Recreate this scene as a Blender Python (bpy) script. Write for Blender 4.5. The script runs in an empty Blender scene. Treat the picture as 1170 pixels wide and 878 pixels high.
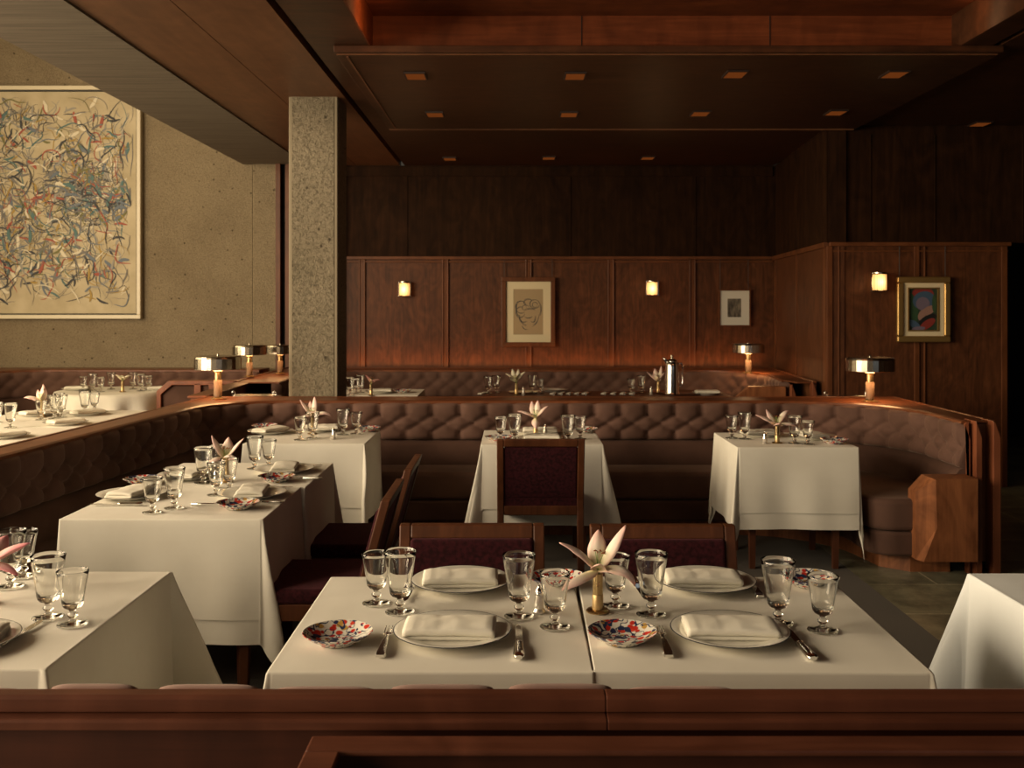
import bpy, bmesh, math, random
from math import sin, cos, pi, hypot, sqrt, exp, radians
from mathutils import Vector, Matrix, noise
random.seed(7)
SC = bpy.context.scene
COL = SC.collection
F = 1137.0; H = 1.6; VX = 588.0; VY = 350.0      # lens length in px of a 1170 px frame, eye height, vanishing point
TZ = 0.758                                        # top of the cloths

def at(px, py, z=TZ):                             # point of the horizontal plane z seen at a pixel
    Y = (H - z) * F / (py - VY)
    return ((px - VX) * Y / F, Y)

# ------------------------------------------------------------------ materials
def new_mat(name):
    m = bpy.data.materials.new(name); m.use_nodes = True
    nt = m.node_tree; b = nt.nodes['Principled BSDF']
    return m, nt, b
def N(nt, typ, **kw):
    n = nt.nodes.new(typ)
    for k, v in kw.items():
        if k.startswith('i_'): n.inputs[k[2:].replace('_', ' ')].default_value = v
        else: setattr(n, k, v)
    return n
def L(nt, a, b): nt.links.new(a, b)
def ramp(nt, stops, interp='LINEAR'):
    r = nt.nodes.new('ShaderNodeValToRGB'); r.color_ramp.interpolation = interp
    e = r.color_ramp.elements
    e[0].position, e[0].color = stops[0][0], (*stops[0][1], 1)
    e[1].position, e[1].color = stops[-1][0], (*stops[-1][1], 1)
    for p, c in stops[1:-1]:
        x = e.new(p); x.color = (*c, 1)
    return r
def coords(nt, scale=(1, 1, 1), loc=(0, 0, 0), out='Object'):
    tc = N(nt, 'ShaderNodeTexCoord'); mp = N(nt, 'ShaderNodeMapping')
    mp.inputs['Scale'].default_value = scale; mp.inputs['Location'].default_value = loc
    L(nt, tc.outputs[out], mp.inputs['Vector']); return mp.outputs['Vector']
def add_bump(nt, b, h, dist, strength=1.0):
    bp = N(nt, 'ShaderNodeBump'); bp.inputs['Distance'].default_value = dist; bp.inputs['Strength'].default_value = strength
    L(nt, h, bp.inputs['Height']); L(nt, bp.outputs['Normal'], b.inputs['Normal'])

def wood(name, dark, light, axis='z', rough=0.38, burl=0.0, scale=1.0, coat=0.1, spec=0.25):
    m, nt, b = new_mat(name)
    s = {'x': (1.0, 14, 14), 'y': (14, 1.0, 14), 'z': (14, 14, 1.0)}[axis]
    s = tuple(v * scale for v in s)
    v = coords(nt, s)
    n1 = N(nt, 'ShaderNodeTexNoise', i_Scale=1.6, i_Detail=6.0, i_Roughness=0.6, i_Distortion=0.6 + burl)
    L(nt, v, n1.inputs['Vector'])
    v2 = coords(nt, (2.2, 2.2, 1.2))
    n2 = N(nt, 'ShaderNodeTexNoise', i_Scale=2.0, i_Detail=4.0, i_Distortion=1.5 + 3 * burl)
    L(nt, v2, n2.inputs['Vector'])
    mx = N(nt, 'ShaderNodeMath', operation='MULTIPLY_ADD'); mx.inputs[1].default_value = 0.55
    ml = N(nt, 'ShaderNodeMath', operation='MULTIPLY'); ml.inputs[1].default_value = 0.45
    L(nt, n2.outputs['Fac'], ml.inputs[0]); L(nt, n1.outputs['Fac'], mx.inputs[0]); L(nt, ml.outputs[0], mx.inputs[2])
    mid = tuple((a * 0.55 + c * 0.45) for a, c in zip(dark, light))
    r = ramp(nt, [(0.32, dark), (0.5, mid), (0.68, light)])
    L(nt, mx.outputs[0], r.inputs['Fac']); L(nt, r.outputs['Color'], b.inputs['Base Color'])
    b.inputs['Roughness'].default_value = rough
    b.inputs['Coat Weight'].default_value = coat; b.inputs['Coat Roughness'].default_value = 0.3; b.inputs['Specular IOR Level'].default_value = spec
    add_bump(nt, b, n1.outputs['Fac'], 0.0006, 0.5)
    return m
def fabric(name, c1, c2, rough=0.9, sheen=0.3, weave=900.0, bump=0.0004, sheen_col=(1, .9, .8), big=4.0):
    m, nt, b = new_mat(name)
    v = coords(nt)
    n = N(nt, 'ShaderNodeTexNoise', i_Scale=big, i_Detail=5.0)
    L(nt, v, n.inputs['Vector'])
    r = ramp(nt, [(0.35, c1), (0.65, c2)]); L(nt, n.outputs['Fac'], r.inputs['Fac']); L(nt, r.outputs['Color'], b.inputs['Base Color'])
    b.inputs['Roughness'].default_value = rough
    b.inputs['Sheen Weight'].default_value = sheen; b.inputs['Sheen Roughness'].default_value = 0.45
    b.inputs['Sheen Tint'].default_value = (*sheen_col, 1)
    n2 = N(nt, 'ShaderNodeTexNoise', i_Scale=weave, i_Detail=2.0); L(nt, v, n2.inputs['Vector'])
    add_bump(nt, b, n2.outputs['Fac'], bump, 0.6)
    b.inputs['Specular IOR Level'].default_value = 0.2
    return m
def plain(name, col, rough=0.5, metal=0.0, emis=None, es=0.0, spec=0.5):
    m, nt, b = new_mat(name)
    b.inputs['Base Color'].default_value = (*col, 1); b.inputs['Roughness'].default_value = rough
    b.inputs['Metallic'].default_value = metal; b.inputs['Specular IOR Level'].default_value = spec
    n = N(nt, 'ShaderNodeTexNoise', i_Scale=35.0, i_Detail=3.0); L(nt, coords(nt), n.inputs['Vector'])
    mr = N(nt, 'ShaderNodeMapRange'); mr.inputs['To Min'].default_value = rough * 0.85; mr.inputs['To Max'].default_value = min(1, rough * 1.15)
    L(nt, n.outputs['Fac'], mr.inputs['Value']); L(nt, mr.outputs[0], b.inputs['Roughness'])
    if emis:
        b.inputs['Emission Color'].default_value = (*emis, 1); b.inputs['Emission Strength'].default_value = es
    return m
def concrete(name, c1, c2, c3, board=False, grit=34.0, mixf=.85):
    m, nt, b = new_mat(name)
    v = coords(nt)
    n = N(nt, 'ShaderNodeTexNoise', i_Scale=1.3, i_Detail=8.0, i_Roughness=0.65); L(nt, v, n.inputs['Vector'])
    r = ramp(nt, [(0.3, c1), (0.5, c2), (0.72, c3)])
    if board:
        vb = coords(nt, (1.2, 26, 26))
        n.inputs['Scale'].default_value = 1.0; L(nt, vb, n.inputs['Vector'])
        L(nt, n.outputs['Fac'], r.inputs['Fac']); L(nt, r.outputs['Color'], b.inputs['Base Color'])
        add_bump(nt, b, n.outputs['Fac'], 0.004, 0.6)
    else:
        L(nt, n.outputs['Fac'], r.inputs['Fac'])
        vv = N(nt, 'ShaderNodeTexNoise', i_Scale=grit, i_Detail=5.0, i_Roughness=0.7, i_Distortion=0.8); L(nt, v, vv.inputs['Vector'])
        vo = N(nt, 'ShaderNodeTexVoronoi', i_Scale=9.0); L(nt, v, vo.inputs['Vector'])
        pit = ramp(nt, [(0.07, (0.30, 0.27, 0.23)), (0.13, (1, 1, 1))]); L(nt, vo.outputs['Distance'], pit.inputs['Fac'])
        mx = N(nt, 'ShaderNodeMixRGB', blend_type='MULTIPLY'); mx.inputs['Fac'].default_value = 1
        sp = ramp(nt, [(0.38, (0.36, 0.34, 0.30)), (0.50, (0.95, 0.95, 0.95)), (0.66, (1.12, 1.12, 1.1))]); L(nt, vv.outputs['Fac'], sp.inputs['Fac'])
        mx2 = N(nt, 'ShaderNodeMixRGB', blend_type='MULTIPLY'); mx2.inputs['Fac'].default_value = mixf
        L(nt, r.outputs['Color'], mx.inputs['Color1']); L(nt, pit.outputs['Color'], mx.inputs['Color2'])
        L(nt, mx.outputs['Color'], mx2.inputs['Color1']); L(nt, sp.outputs['Color'], mx2.inputs['Color2'])
        L(nt, mx2.outputs['Color'], b.inputs['Base Color'])
        add_bump(nt, b, vv.outputs['Fac'], 0.022, 1.0)
    b.inputs['Roughness'].default_value = 0.9
    return m

WD = (0.030, 0.0085, 0.004); WL = (0.125, 0.038, 0.015)
M = {}
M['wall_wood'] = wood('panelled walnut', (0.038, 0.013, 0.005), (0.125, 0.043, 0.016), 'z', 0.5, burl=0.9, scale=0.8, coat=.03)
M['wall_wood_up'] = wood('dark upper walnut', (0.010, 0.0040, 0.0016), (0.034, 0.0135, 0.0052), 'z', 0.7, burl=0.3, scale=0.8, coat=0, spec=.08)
M['trim_wood'] = wood('walnut moulding', (0.065, 0.022, 0.008), (0.16, 0.055, 0.020), 'z', 0.4, coat=.05)
M['trim_wood_x'] = wood('walnut rail moulding', (0.065, 0.022, 0.008), (0.16, 0.055, 0.020), 'x', 0.4, coat=.05)
M['ledge'] = wood('polished walnut ledge', (0.075, 0.023, 0.009), (0.20, 0.066, 0.026), 'x', 0.36, coat=0.15)
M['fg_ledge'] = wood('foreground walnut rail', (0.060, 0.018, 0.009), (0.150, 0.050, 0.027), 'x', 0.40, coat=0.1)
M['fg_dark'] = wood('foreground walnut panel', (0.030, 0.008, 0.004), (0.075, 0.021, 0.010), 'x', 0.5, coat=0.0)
M['fin'] = wood('walnut end fin', (0.12, 0.036, 0.016), (0.26, 0.085, 0.038), 'z', 0.36, coat=0.25)
M['panel'] = wood('figured walnut panel', (0.13, 0.045, 0.018), (0.33, 0.125, 0.05), 'z', 0.36, burl=0.6, coat=0.25)
M['arm'] = wood('figured walnut arm', (0.13, 0.045, 0.018), (0.33, 0.125, 0.05), 'z', 0.55, burl=0.6, coat=0, spec=.15)
M['ceil_wood'] = wood('ceiling walnut', (0.022, 0.0088, 0.004), (0.070, 0.027, 0.0115), 'x', 0.42, burl=0.2, coat=0.0)
M['ceil_wood_l'] = wood('ceiling side walnut', (0.10, 0.042, 0.019), (0.17, 0.075, 0.035), 'y', 0.45, coat=0.0, scale=.6)
M['tray_wood'] = wood('cove walnut', (0.07, 0.019, 0.007), (0.20, 0.058, 0.020), 'x', 0.45, coat=0)
M['chair_wood'] = wood('chair walnut', (0.050, 0.016, 0.0065), (0.135, 0.046, 0.018), 'z', 0.45, coat=0.08)
M['table_wood'] = wood('table walnut', (0.07, 0.024, 0.012), (0.15, 0.052, 0.025), 'z', 0.4)
M['velvet'] = fabric('brown velvet', (0.088, 0.046, 0.033), (0.13, 0.070, 0.052), 0.85, 0.2, 1400, 0.0003, (0.95, 0.7, 0.55))
M['velvet_plain'] = fabric('brown woven upholstery', (0.066, 0.034, 0.024), (0.10, 0.053, 0.038), 0.9, 0.08, 1400, 0.0004, (0.95, 0.7, 0.55))
M['burgundy'] = fabric('burgundy mohair', (0.014, 0.0016, 0.0026), (0.045, 0.006, 0.0095), 0.95, 0.22, 260, 0.002, (0.8, 0.3, 0.35), big=60)
M['linen'] = fabric('cream linen', (0.71, 0.675, 0.585), (0.77, 0.74, 0.65), 0.85, 0.08, 700, 0.0005)
M['linen_daylight_tint'] = fabric('linen with bluish daylight tint', (0.72, 0.75, 0.75), (0.79, 0.82, 0.82), 0.85, 0.08, 700, 0.0005)  # cool daylight falling on the cloth is put into its base colour
M['napkin'] = fabric('napkin linen', (0.75, 0.71, 0.60), (0.81, 0.78, 0.68), 0.85, 0.08, 900, 0.0006)
M['mauve'] = fabric('mauve cushion', (0.22, 0.12, 0.10), (0.28, 0.16, 0.13), 0.9, 0.4)
M['silver'] = plain('silver', (0.80, 0.79, 0.76), 0.13, 1.0)
M['pewter'] = plain('brushed nickel', (0.50, 0.45, 0.37), 0.2, 1.0)
M['brass'] = plain('brass', (0.55, 0.40, 0.20), 0.28, 1.0)
M['gold_frame'] = plain('gilt', (0.42, 0.26, 0.09), 0.4, 0.8)
M['shaker_glass'] = plain('shaker glass', (0.75, 0.7, 0.62), 0.12, 0.6)
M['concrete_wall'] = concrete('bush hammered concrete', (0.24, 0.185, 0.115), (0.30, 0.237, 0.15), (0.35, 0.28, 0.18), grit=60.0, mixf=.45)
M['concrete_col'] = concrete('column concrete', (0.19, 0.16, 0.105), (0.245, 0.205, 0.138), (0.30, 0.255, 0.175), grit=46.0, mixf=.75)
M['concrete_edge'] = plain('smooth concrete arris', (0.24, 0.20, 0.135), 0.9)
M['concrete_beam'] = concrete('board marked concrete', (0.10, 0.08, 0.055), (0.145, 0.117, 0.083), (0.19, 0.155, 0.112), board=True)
M['black'] = plain('black gap', (0.004, 0.004, 0.004), 0.8)
M['dark_teal'] = plain('dark panel', (0.012, 0.014, 0.014), 0.7)
M['white_frame'] = plain('pale picture frame', (0.62, 0.55, 0.40), 0.4)
M['mat_board'] = plain('cream mount', (0.62, 0.53, 0.34), 0.8)
M['mat_pale'] = plain('pale mount', (0.60, 0.58, 0.50), 0.8)
M['paper'] = plain('brown paper', (0.34, 0.25, 0.14), 0.9)
M['charcoal'] = plain('charcoal line', (0.05, 0.05, 0.05), 0.9)
M['gold_lip'] = plain('warm gilt', (0.6, 0.42, 0.2), 0.35, 0.7)
M['plaster'] = plain('plaster', (0.35, 0.3, 0.22), 0.9)
M['bulb'] = plain('lit bulb', (1, .8, .5), 0.5, 0, (1.0, 0.60, 0.22), 14.0)
M['glow_ring'] = plain('lit diffuser', (1, .8, .5), 0.5, 0, (1.0, 0.50, 0.18), 1.4)
M['down'] = plain('downlight lens', (.05, .015, .005), 0.8, 0, (1.0, 0.24, 0.04), 0.10, spec=.05)
M['lens_cup'] = plain('downlight rim', (0.02, 0.008, 0.004), 0.6)

def sconce_mat():
    m, nt, b = new_mat('lit sconce glass')
    v = coords(nt, (1, 1, 1))
    w = N(nt, 'ShaderNodeTexWave', i_Scale=18.0, i_Distortion=0.2); w.bands_direction = 'X'; L(nt, v, w.inputs['Vector'])
    g = N(nt, 'ShaderNodeTexGradient', gradient_type='SPHERICAL'); L(nt, coords(nt, (11, 8, 9), (0, .45, 0)), g.inputs['Vector'])
    r = ramp(nt, [(0.0, (0.85, 0.33, 0.08)), (0.45, (1.0, 0.58, 0.20)), (1.0, (1.0, 0.86, 0.50))]); L(nt, g.outputs['Fac'], r.inputs['Fac'])
    L(nt, r.outputs['Color'], b.inputs['Emission Color'])
    mr = N(nt, 'ShaderNodeMapRange'); mr.inputs['To Min'].default_value = 0.62; mr.inputs['To Max'].default_value = 1.15
    L(nt, w.outputs['Fac'], mr.inputs['Value']); L(nt, mr.outputs[0], b.inputs['Emission Strength'])
    b.inputs['Base Color'].default_value = (.8, .6, .3, 1)
    return m
M['sconce'] = sconce_mat()

def lamp_stem_mat():
    m, nt, b = new_mat('ribbed lamp stem')
    b.inputs['Base Color'].default_value = (0.20, 0.13, 0.08, 1); b.inputs['Metallic'].default_value = 0.3; b.inputs['Roughness'].default_value = 0.5
    w = N(nt, 'ShaderNodeTexWave', i_Scale=60.0); w.bands_direction = 'Z'; L(nt, coords(nt), w.inputs['Vector'])
    add_bump(nt, b, w.outputs['Fac'], 0.002, 0.8); return m
M['stem'] = lamp_stem_mat()

def ceramic(name, rim):
    m, nt, b = new_mat(name)
    v = coords(nt); ln = N(nt, 'ShaderNodeVectorMath', operation='LENGTH')
    mp = N(nt, 'ShaderNodeMapping'); mp.inputs['Scale'].default_value = (1, 1, 0); L(nt, v, mp.inputs['Vector']); L(nt, mp.outputs[0], ln.inputs[0])
    r = ramp(nt, [(0.0, (0.80, 0.77, 0.68)), (rim, (0.03, 0.035, 0.05))], 'CONSTANT')
    L(nt, ln.outputs['Value'], r.inputs['Fac']); L(nt, r.outputs['Color'], b.inputs['Base Color'])
    b.inputs['Roughness'].default_value = 0.16; b.inputs['Coat Weight'].default_value = 0.3
    return m
M['plate'] = ceramic('white china with a dark rim line', 0.1468)
M['plate_plain'] = ceramic('white china', 0.9)
def imari():
    m, nt, b = new_mat('red and blue patterned china')
    v = coords(nt)
    nz = N(nt, 'ShaderNodeTexNoise', i_Scale=22.0, i_Detail=2.0); L(nt, v, nz.inputs['Vector'])
    mixv = N(nt, 'ShaderNodeMixRGB'); mixv.inputs['Fac'].default_value = 0.02
    L(nt, v, mixv.inputs['Color1']); L(nt, nz.outputs['Color'], mixv.inputs['Color2'])
    vo = N(nt, 'ShaderNodeTexVoronoi', i_Scale=56.0); L(nt, mixv.outputs['Color'], vo.inputs['Vector'])
    sep = N(nt, 'ShaderNodeSeparateColor'); L(nt, vo.outputs['Color'], sep.inputs['Color'])
    cc = ramp(nt, [(0.0, (0.52, 0.035, 0.02)), (0.30, (0.03, 0.04, 0.10)), (0.46, (0.75, 0.72, 0.62)), (0.66, (0.50, 0.30, 0.07)), (0.76, (0.75, 0.72, 0.62)), (0.9, (0.60, 0.06, 0.03))], 'CONSTANT')
    L(nt, sep.outputs['Red'], cc.inputs['Fac'])
    msk = ramp(nt, [(0.46, (1, 1, 1)), (0.58, (0, 0, 0))]); L(nt, vo.outputs['Distance'], msk.inputs['Fac'])
    mx = N(nt, 'ShaderNodeMixRGB'); L(nt, msk.outputs['Color'], mx.inputs['Fac'])
    mx.inputs['Color1'].default_value = (0.76, 0.73, 0.64, 1); L(nt, cc.outputs['Color'], mx.inputs['Color2'])
    w = N(nt, 'ShaderNodeTexNoise', i_Scale=26.0, i_Detail=1.0, i_Distortion=1.2); L(nt, v, w.inputs['Vector'])
    lr = ramp(nt, [(0.465, (0, 0, 0)), (0.48, (1, 1, 1)), (0.53, (1, 1, 1)), (0.545, (0, 0, 0))]); L(nt, w.outputs['Fac'], lr.inputs['Fac'])
    mx2 = N(nt, 'ShaderNodeMixRGB'); L(nt, lr.outputs['Color'], mx2.inputs['Fac'])
    L(nt, mx.outputs['Color'], mx2.inputs['Color1']); mx2.inputs['Color2'].default_value = (0.03, 0.045, 0.10, 1)
    L(nt, mx2.outputs['Color'], b.inputs['Base Color']); b.inputs['Roughness'].default_value = 0.18
    return m
M['imari'] = imari()
def glass_mat():
    m, nt, b = new_mat('clear glass')
    nt.nodes.remove(b); out = nt.nodes['Material Output']
    g = N(nt, 'ShaderNodeBsdfGlass', i_IOR=1.45, i_Roughness=0.0); g.inputs['Color'].default_value = (0.98, 0.98, 0.97, 1)
    L(nt, g.outputs[0], out.inputs['Surface']); return m
M['glass'] = glass_mat()
def thin_glass():
    m, nt, b = new_mat('thin clear glass')
    nt.nodes.remove(b); out = nt.nodes['Material Output']
    g = N(nt, 'ShaderNodeBsdfGlossy', i_Roughness=0.03); g.inputs['Color'].default_value = (1, .97, .9, 1)
    t = N(nt, 'ShaderNodeBsdfTransparent'); t.inputs['Color'].default_value = (0.93, 0.93, 0.91, 1)
    lw = N(nt, 'ShaderNodeLayerWeight', i_Blend=0.25)
    mx = N(nt, 'ShaderNodeMixShader'); L(nt, lw.outputs['Facing'], mx.inputs['Fac'])
    L(nt, t.outputs[0], mx.inputs[1]); L(nt, g.outputs[0], mx.inputs[2]); L(nt, mx.outputs[0], out.inputs['Surface'])
    return m
M['thin_glass'] = thin_glass()
def petal_mat(name, base, mid, tip):
    m, nt, b = new_mat(name)
    tc = N(nt, 'ShaderNodeUVMap'); sp = N(nt, 'ShaderNodeSeparateXYZ'); L(nt, tc.outputs[0], sp.inputs[0])
    r = ramp(nt, [(0.0, (0.35, 0.42, 0.10)), (0.18, base), (0.55, mid), (1.0, tip)]); L(nt, sp.outputs['Y'], r.inputs['Fac'])
    e = ramp(nt, [(0.0, (1, 1, 1)), (0.3, (0, 0, 0)), (0.7, (0, 0, 0)), (1.0, (1, 1, 1))]); L(nt, sp.outputs['X'], e.inputs['Fac'])
    mx = N(nt, 'ShaderNodeMixRGB', blend_type='MIX'); ml = N(nt, 'ShaderNodeMath', operation='MULTIPLY'); ml.inputs[1].default_value = 0.75
    L(nt, e.outputs['Color'], ml.inputs[0]); L(nt, ml.outputs[0], mx.inputs['Fac'])
    L(nt, r.outputs['Color'], mx.inputs['Color1']); mx.inputs['Color2'].default_value = (*tip, 1)
    L(nt, mx.outputs['Color'], b.inputs['Base Color']); b.inputs['Roughness'].default_value = 0.55
    b.inputs['Subsurface Weight'].default_value = 0.15; b.inputs['Subsurface Radius'].default_value = (0.01, 0.006, 0.004)
    return m
M['petal'] = petal_mat('pale pink lily petal', (0.74, 0.68, 0.42), (0.82, 0.72, 0.61), (0.76, 0.47, 0.42))
M['petal_pink'] = petal_mat('deep pink lily petal', (0.72, 0.62, 0.42), (0.78, 0.50, 0.47), (0.66, 0.20, 0.24))
M['petal_white'] = petal_mat('creamy lily petal', (0.70, 0.66, 0.35), (0.82, 0.78, 0.62), (0.80, 0.70, 0.52))
M['petal_dusk'] = petal_mat('dusky lily petal', (0.72, 0.62, 0.42), (0.66, 0.40, 0.33), (0.40, 0.15, 0.13))
M['green'] = plain('flower stem green', (0.16, 0.26, 0.05), 0.5)
M['pollen'] = plain('pollen', (0.25, 0.07, 0.02), 0.8)
def carpet_mat():
    m, nt, b = new_mat('dark woven carpet')
    v = coords(nt); n = N(nt, 'ShaderNodeTexNoise', i_Scale=220.0, i_Detail=3.0); L(nt, v, n.inputs['Vector'])
    r = ramp(nt, [(0.35, (0.08, 0.073, 0.062)), (0.65, (0.21, 0.19, 0.165))]); L(nt, n.outputs['Fac'], r.inputs['Fac'])
    L(nt, r.outputs['Color'], b.inputs['Base Color']); b.inputs['Roughness'].default_value = 0.95
    add_bump(nt, b, n.outputs['Fac'], 0.003, 0.8); return m
M['carpet'] = carpet_mat()
def slate_mat():
    m, nt, b = new_mat('green grey slate floor')
    v = coords(nt, (1, 1, 1), (0.27, 0.33, 0))
    br = N(nt, 'ShaderNodeTexBrick', i_Scale=1.0, i_Mortar_Size=0.004, i_Mortar_Smooth=0.1, i_Bias=0.0)
    br.inputs['Brick Width'].default_value = 0.9; br.inputs['Row Height'].default_value = 0.55
    br.inputs['Color1'].default_value = (0.25, 0.24, 0.17, 1); br.inputs['Color2'].default_value = (0.16, 0.16, 0.12, 1); br.inputs['Mortar'].default_value = (0.5, 0.46, 0.34, 1)
    L(nt, v, br.inputs['Vector'])
    n = N(nt, 'ShaderNodeTexNoise', i_Scale=5.0, i_Detail=7.0, i_Roughness=0.7); L(nt, v, n.inputs['Vector'])
    r = ramp(nt, [(0.35, (0.55, 0.55, 0.5)), (0.65, (1.4, 1.35, 1.2))]); L(nt, n.outputs['Fac'], r.inputs['Fac'])
    mx = N(nt, 'ShaderNodeMixRGB', blend_type='MULTIPLY'); mx.inputs['Fac'].default_value = 1
    L(nt, br.outputs['Color'], mx.inputs['Color1']); L(nt, r.outputs['Color'], mx.inputs['Color2']); L(nt, mx.outputs['Color'], b.inputs['Base Color'])
    b.inputs['Roughness'].default_value = 0.42; add_bump(nt, b, n.outputs['Fac'], 0.004, 0.4); return m
M['slate'] = slate_mat()

# ------------------------------------------------------------------ mesh building
class MB:
    def __init__(s): s.v = []; s.f = []; s.fm = []; s.uv = {}
    def add(s, vs, fs, mi=0):
        o = len(s.v); s.v += [tuple(p) for p in vs]; s.f += [tuple(i + o for i in f) for f in fs]; s.fm += [mi] * len(fs); return o
    def box(s, x0, x1, y0, y1, z0, z1, mi=0):
        s.add([(x0, y0, z0), (x1, y0, z0), (x1, y1, z0), (x0, y1, z0), (x0, y0, z1), (x1, y0, z1), (x1, y1, z1), (x0, y1, z1)],
              [(0, 3, 2, 1), (4, 5, 6, 7), (0, 1, 5, 4), (1, 2, 6, 5), (2, 3, 7, 6), (3, 0, 4, 7)], mi); return s
    def prism(s, pts, axis, a, b, mi=0):            # outline extruded along an axis ('x','y','z')
        def P(p, t): return {'x': (t, p[0], p[1]), 'y': (p[0], t, p[1]), 'z': (p[0], p[1], t)}[axis]
        n = len(pts); vs = [P(p, a) for p in pts] + [P(p, b) for p in pts]
        fs = [tuple(range(n))[::-1], tuple(range(n, 2 * n))] + [(i, (i + 1) % n, n + (i + 1) % n, n + i) for i in range(n)]
        s.add(vs, fs, mi); return s
    def lathe(s, prof, n=32, c=(0, 0, 0), mi=0, close=True):   # prof: (r,z) list
        vs = []; fs = []
        for r, z in prof:
            for i in range(n):
                a = 2 * pi * i / n; vs.append((c[0] + r * cos(a), c[1] + r * sin(a), c[2] + z))
        m = len(prof)
        for j in range(m - 1):
            for i in range(n):
                k = (i + 1) % n; fs.append((j * n + i, j * n + k, (j + 1) * n + k, (j + 1) * n + i))
        if close:
            if prof[0][0] > 1e-6: fs.append(tuple(range(n))[::-1])
            if prof[-1][0] > 1e-6: fs.append(tuple(range((m - 1) * n, m * n)))
        s.add(vs, fs, mi); return s
    def tube(s, pts, r, n=8, mi=0):
        pts = [Vector(p) for p in pts]; rr = r if isinstance(r, (list, tuple)) else [r] * len(pts)
        vs = []; fs = []; up = None
        for i, p in enumerate(pts):
            t = (pts[min(i + 1, len(pts) - 1)] - pts[max(i - 1, 0)]).normalized()
            if up is None: up = Vector((0, 0, 1)) if abs(t.z) < .9 else Vector((1, 0, 0))
            a = t.cross(up).normalized(); b = a.cross(t).normalized(); up = b
            for k in range(n):
                q = 2 * pi * k / n; vs.append(p + (a * cos(q) + b * sin(q)) * rr[i])
        for i in range(len(pts) - 1):
            for k in range(n):
                k2 = (k + 1) % n; fs.append((i * n + k, i * n + k2, (i + 1) * n + k2, (i + 1) * n + k))
        fs.append(tuple(range(n))[::-1]); fs.append(tuple(range((len(pts) - 1) * n, len(pts) * n)))
        s.add(vs, fs, mi); return s
    def grid(s, nu, nv, fn, mi=0, uv=False):
        o = len(s.v); vs = [fn(i, j) for j in range(nv) for i in range(nu)]
        fs = [(j * nu + i, j * nu + i + 1, (j + 1) * nu + i + 1, (j + 1) * nu + i) for j in range(nv - 1) for i in range(nu - 1)]
        s.add(vs, fs, mi)
        if uv:
            for j in range(nv):
                for i in range(nu): s.uv[o + j * nu + i] = (i / (nu - 1), j / (nv - 1))
        return s
    def mesh(s, name, mats, smooth=False, angle=None):
        me = bpy.data.meshes.new(name); me.from_pydata(s.v, [], s.f)
        mats = mats if isinstance(mats, (list, tuple)) else [mats]
        for m in mats: me.materials.append(m)
        for p, mi in zip(me.polygons, s.fm): p.material_index = mi
        if s.uv:
            ul = me.uv_layers.new(name='UVMap')
            for lp in me.loops: ul.data[lp.index].uv = s.uv.get(lp.vertex_index, (0, 0))
        bm = bmesh.new(); bm.from_mesh(me); bmesh.ops.recalc_face_normals(bm, faces=bm.faces)
        bm.to_mesh(me); bm.free()
        if smooth:
            me.polygons.foreach_set('use_smooth', [True] * len(me.polygons))
            if angle: me.set_sharp_from_angle(angle=radians(angle))
        me.update(); return me

def link(name, me, parent=None, loc=None, rot=None, bevel=0, seg=2, solid=0, sub=0):
    o = bpy.data.objects.new(name, me); COL.objects.link(o)
    if parent: o.parent = parent
    if loc is not None: o.location = loc
    if rot is not None: o.rotation_euler = rot
    if solid:
        m = o.modifiers.new('s', 'SOLIDIFY'); m.thickness = solid; m.offset = 0
    if bevel:
        m = o.modifiers.new('b', 'BEVEL'); m.width = bevel; m.segments = seg; m.limit_method = 'ANGLE'; m.angle_limit = radians(40)
    if sub:
        m = o.modifiers.new('d', 'SUBSURF'); m.levels = sub; m.render_levels = sub
    return o
def tag(o, label, cat, group=None):
    o['label'] = label; o['category'] = cat
    if group: o['group'] = group
    return o
def thing(name, label, cat, loc=(0, 0, 0), rot=(0, 0, 0), group=None):
    o = bpy.data.objects.new(name, None); COL.objects.link(o); o.location = loc; o.rotation_euler = rot
    o.empty_display_size = 0.05
    return tag(o, label, cat, group)
def struct(name, mb, mat, **kw):
    o = link(name, mb.mesh(name, mat), **kw); o['kind'] = 'structure'; return o
def box(*a): return MB().box(*a)
CACHE = {}
def cm(key, fn):
    if key not in CACHE: CACHE[key] = fn()
    return CACHE[key]

# ------------------------------------------------------------------ the room
YB = 11.3; YC = 11.15; CZ = 3.2; YR = 8.8
struct('floor', box(-7, 2.03, -4, 14, -0.05, 0), M['carpet'])
f2 = struct('floor', box(2.03, 8, -4, 14, -0.05, 0), M['slate'])
# back walls
struct('wall_back', box(-2.1, 2.95, YB, YB + .2, 0, 2.16), M['wall_wood'])
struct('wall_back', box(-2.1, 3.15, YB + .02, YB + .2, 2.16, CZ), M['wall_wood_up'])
for k, px in enumerate((414, 509, 604, 698, 791)):
    X = (px - VX) * YB / F
    g = MB()
    g.box(X - .035, X + .035, YB - .014, YB, .9, 2.13); g.box(X - .035, X - .022, YB - .024, YB, .9, 2.13); g.box(X + .022, X + .035, YB - .024, YB, .9, 2.13)
    struct('trim_%d' % (k + 1), g, M['trim_wood'], bevel=.003)
struct('trim_6', MB().box(-2.1, 2.93, YB - .03, YB, 2.13, 2.165).box(-2.1, 2.93, YB - .018, YB, 2.095, 2.115), M['trim_wood_x'], bevel=.004)
g = MB()
for px in (465, 652, 795): 
    X = (px - VX) * YB / F; g.box(X - .004, X + .004, YB + .012, YB + .022, 2.17, CZ - .1)
g.box(-2.1, 2.93, YB - .005, YB + .02, CZ - .12, CZ - .02)
struct('trim_7', g, M['wall_wood_up'])
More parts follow.
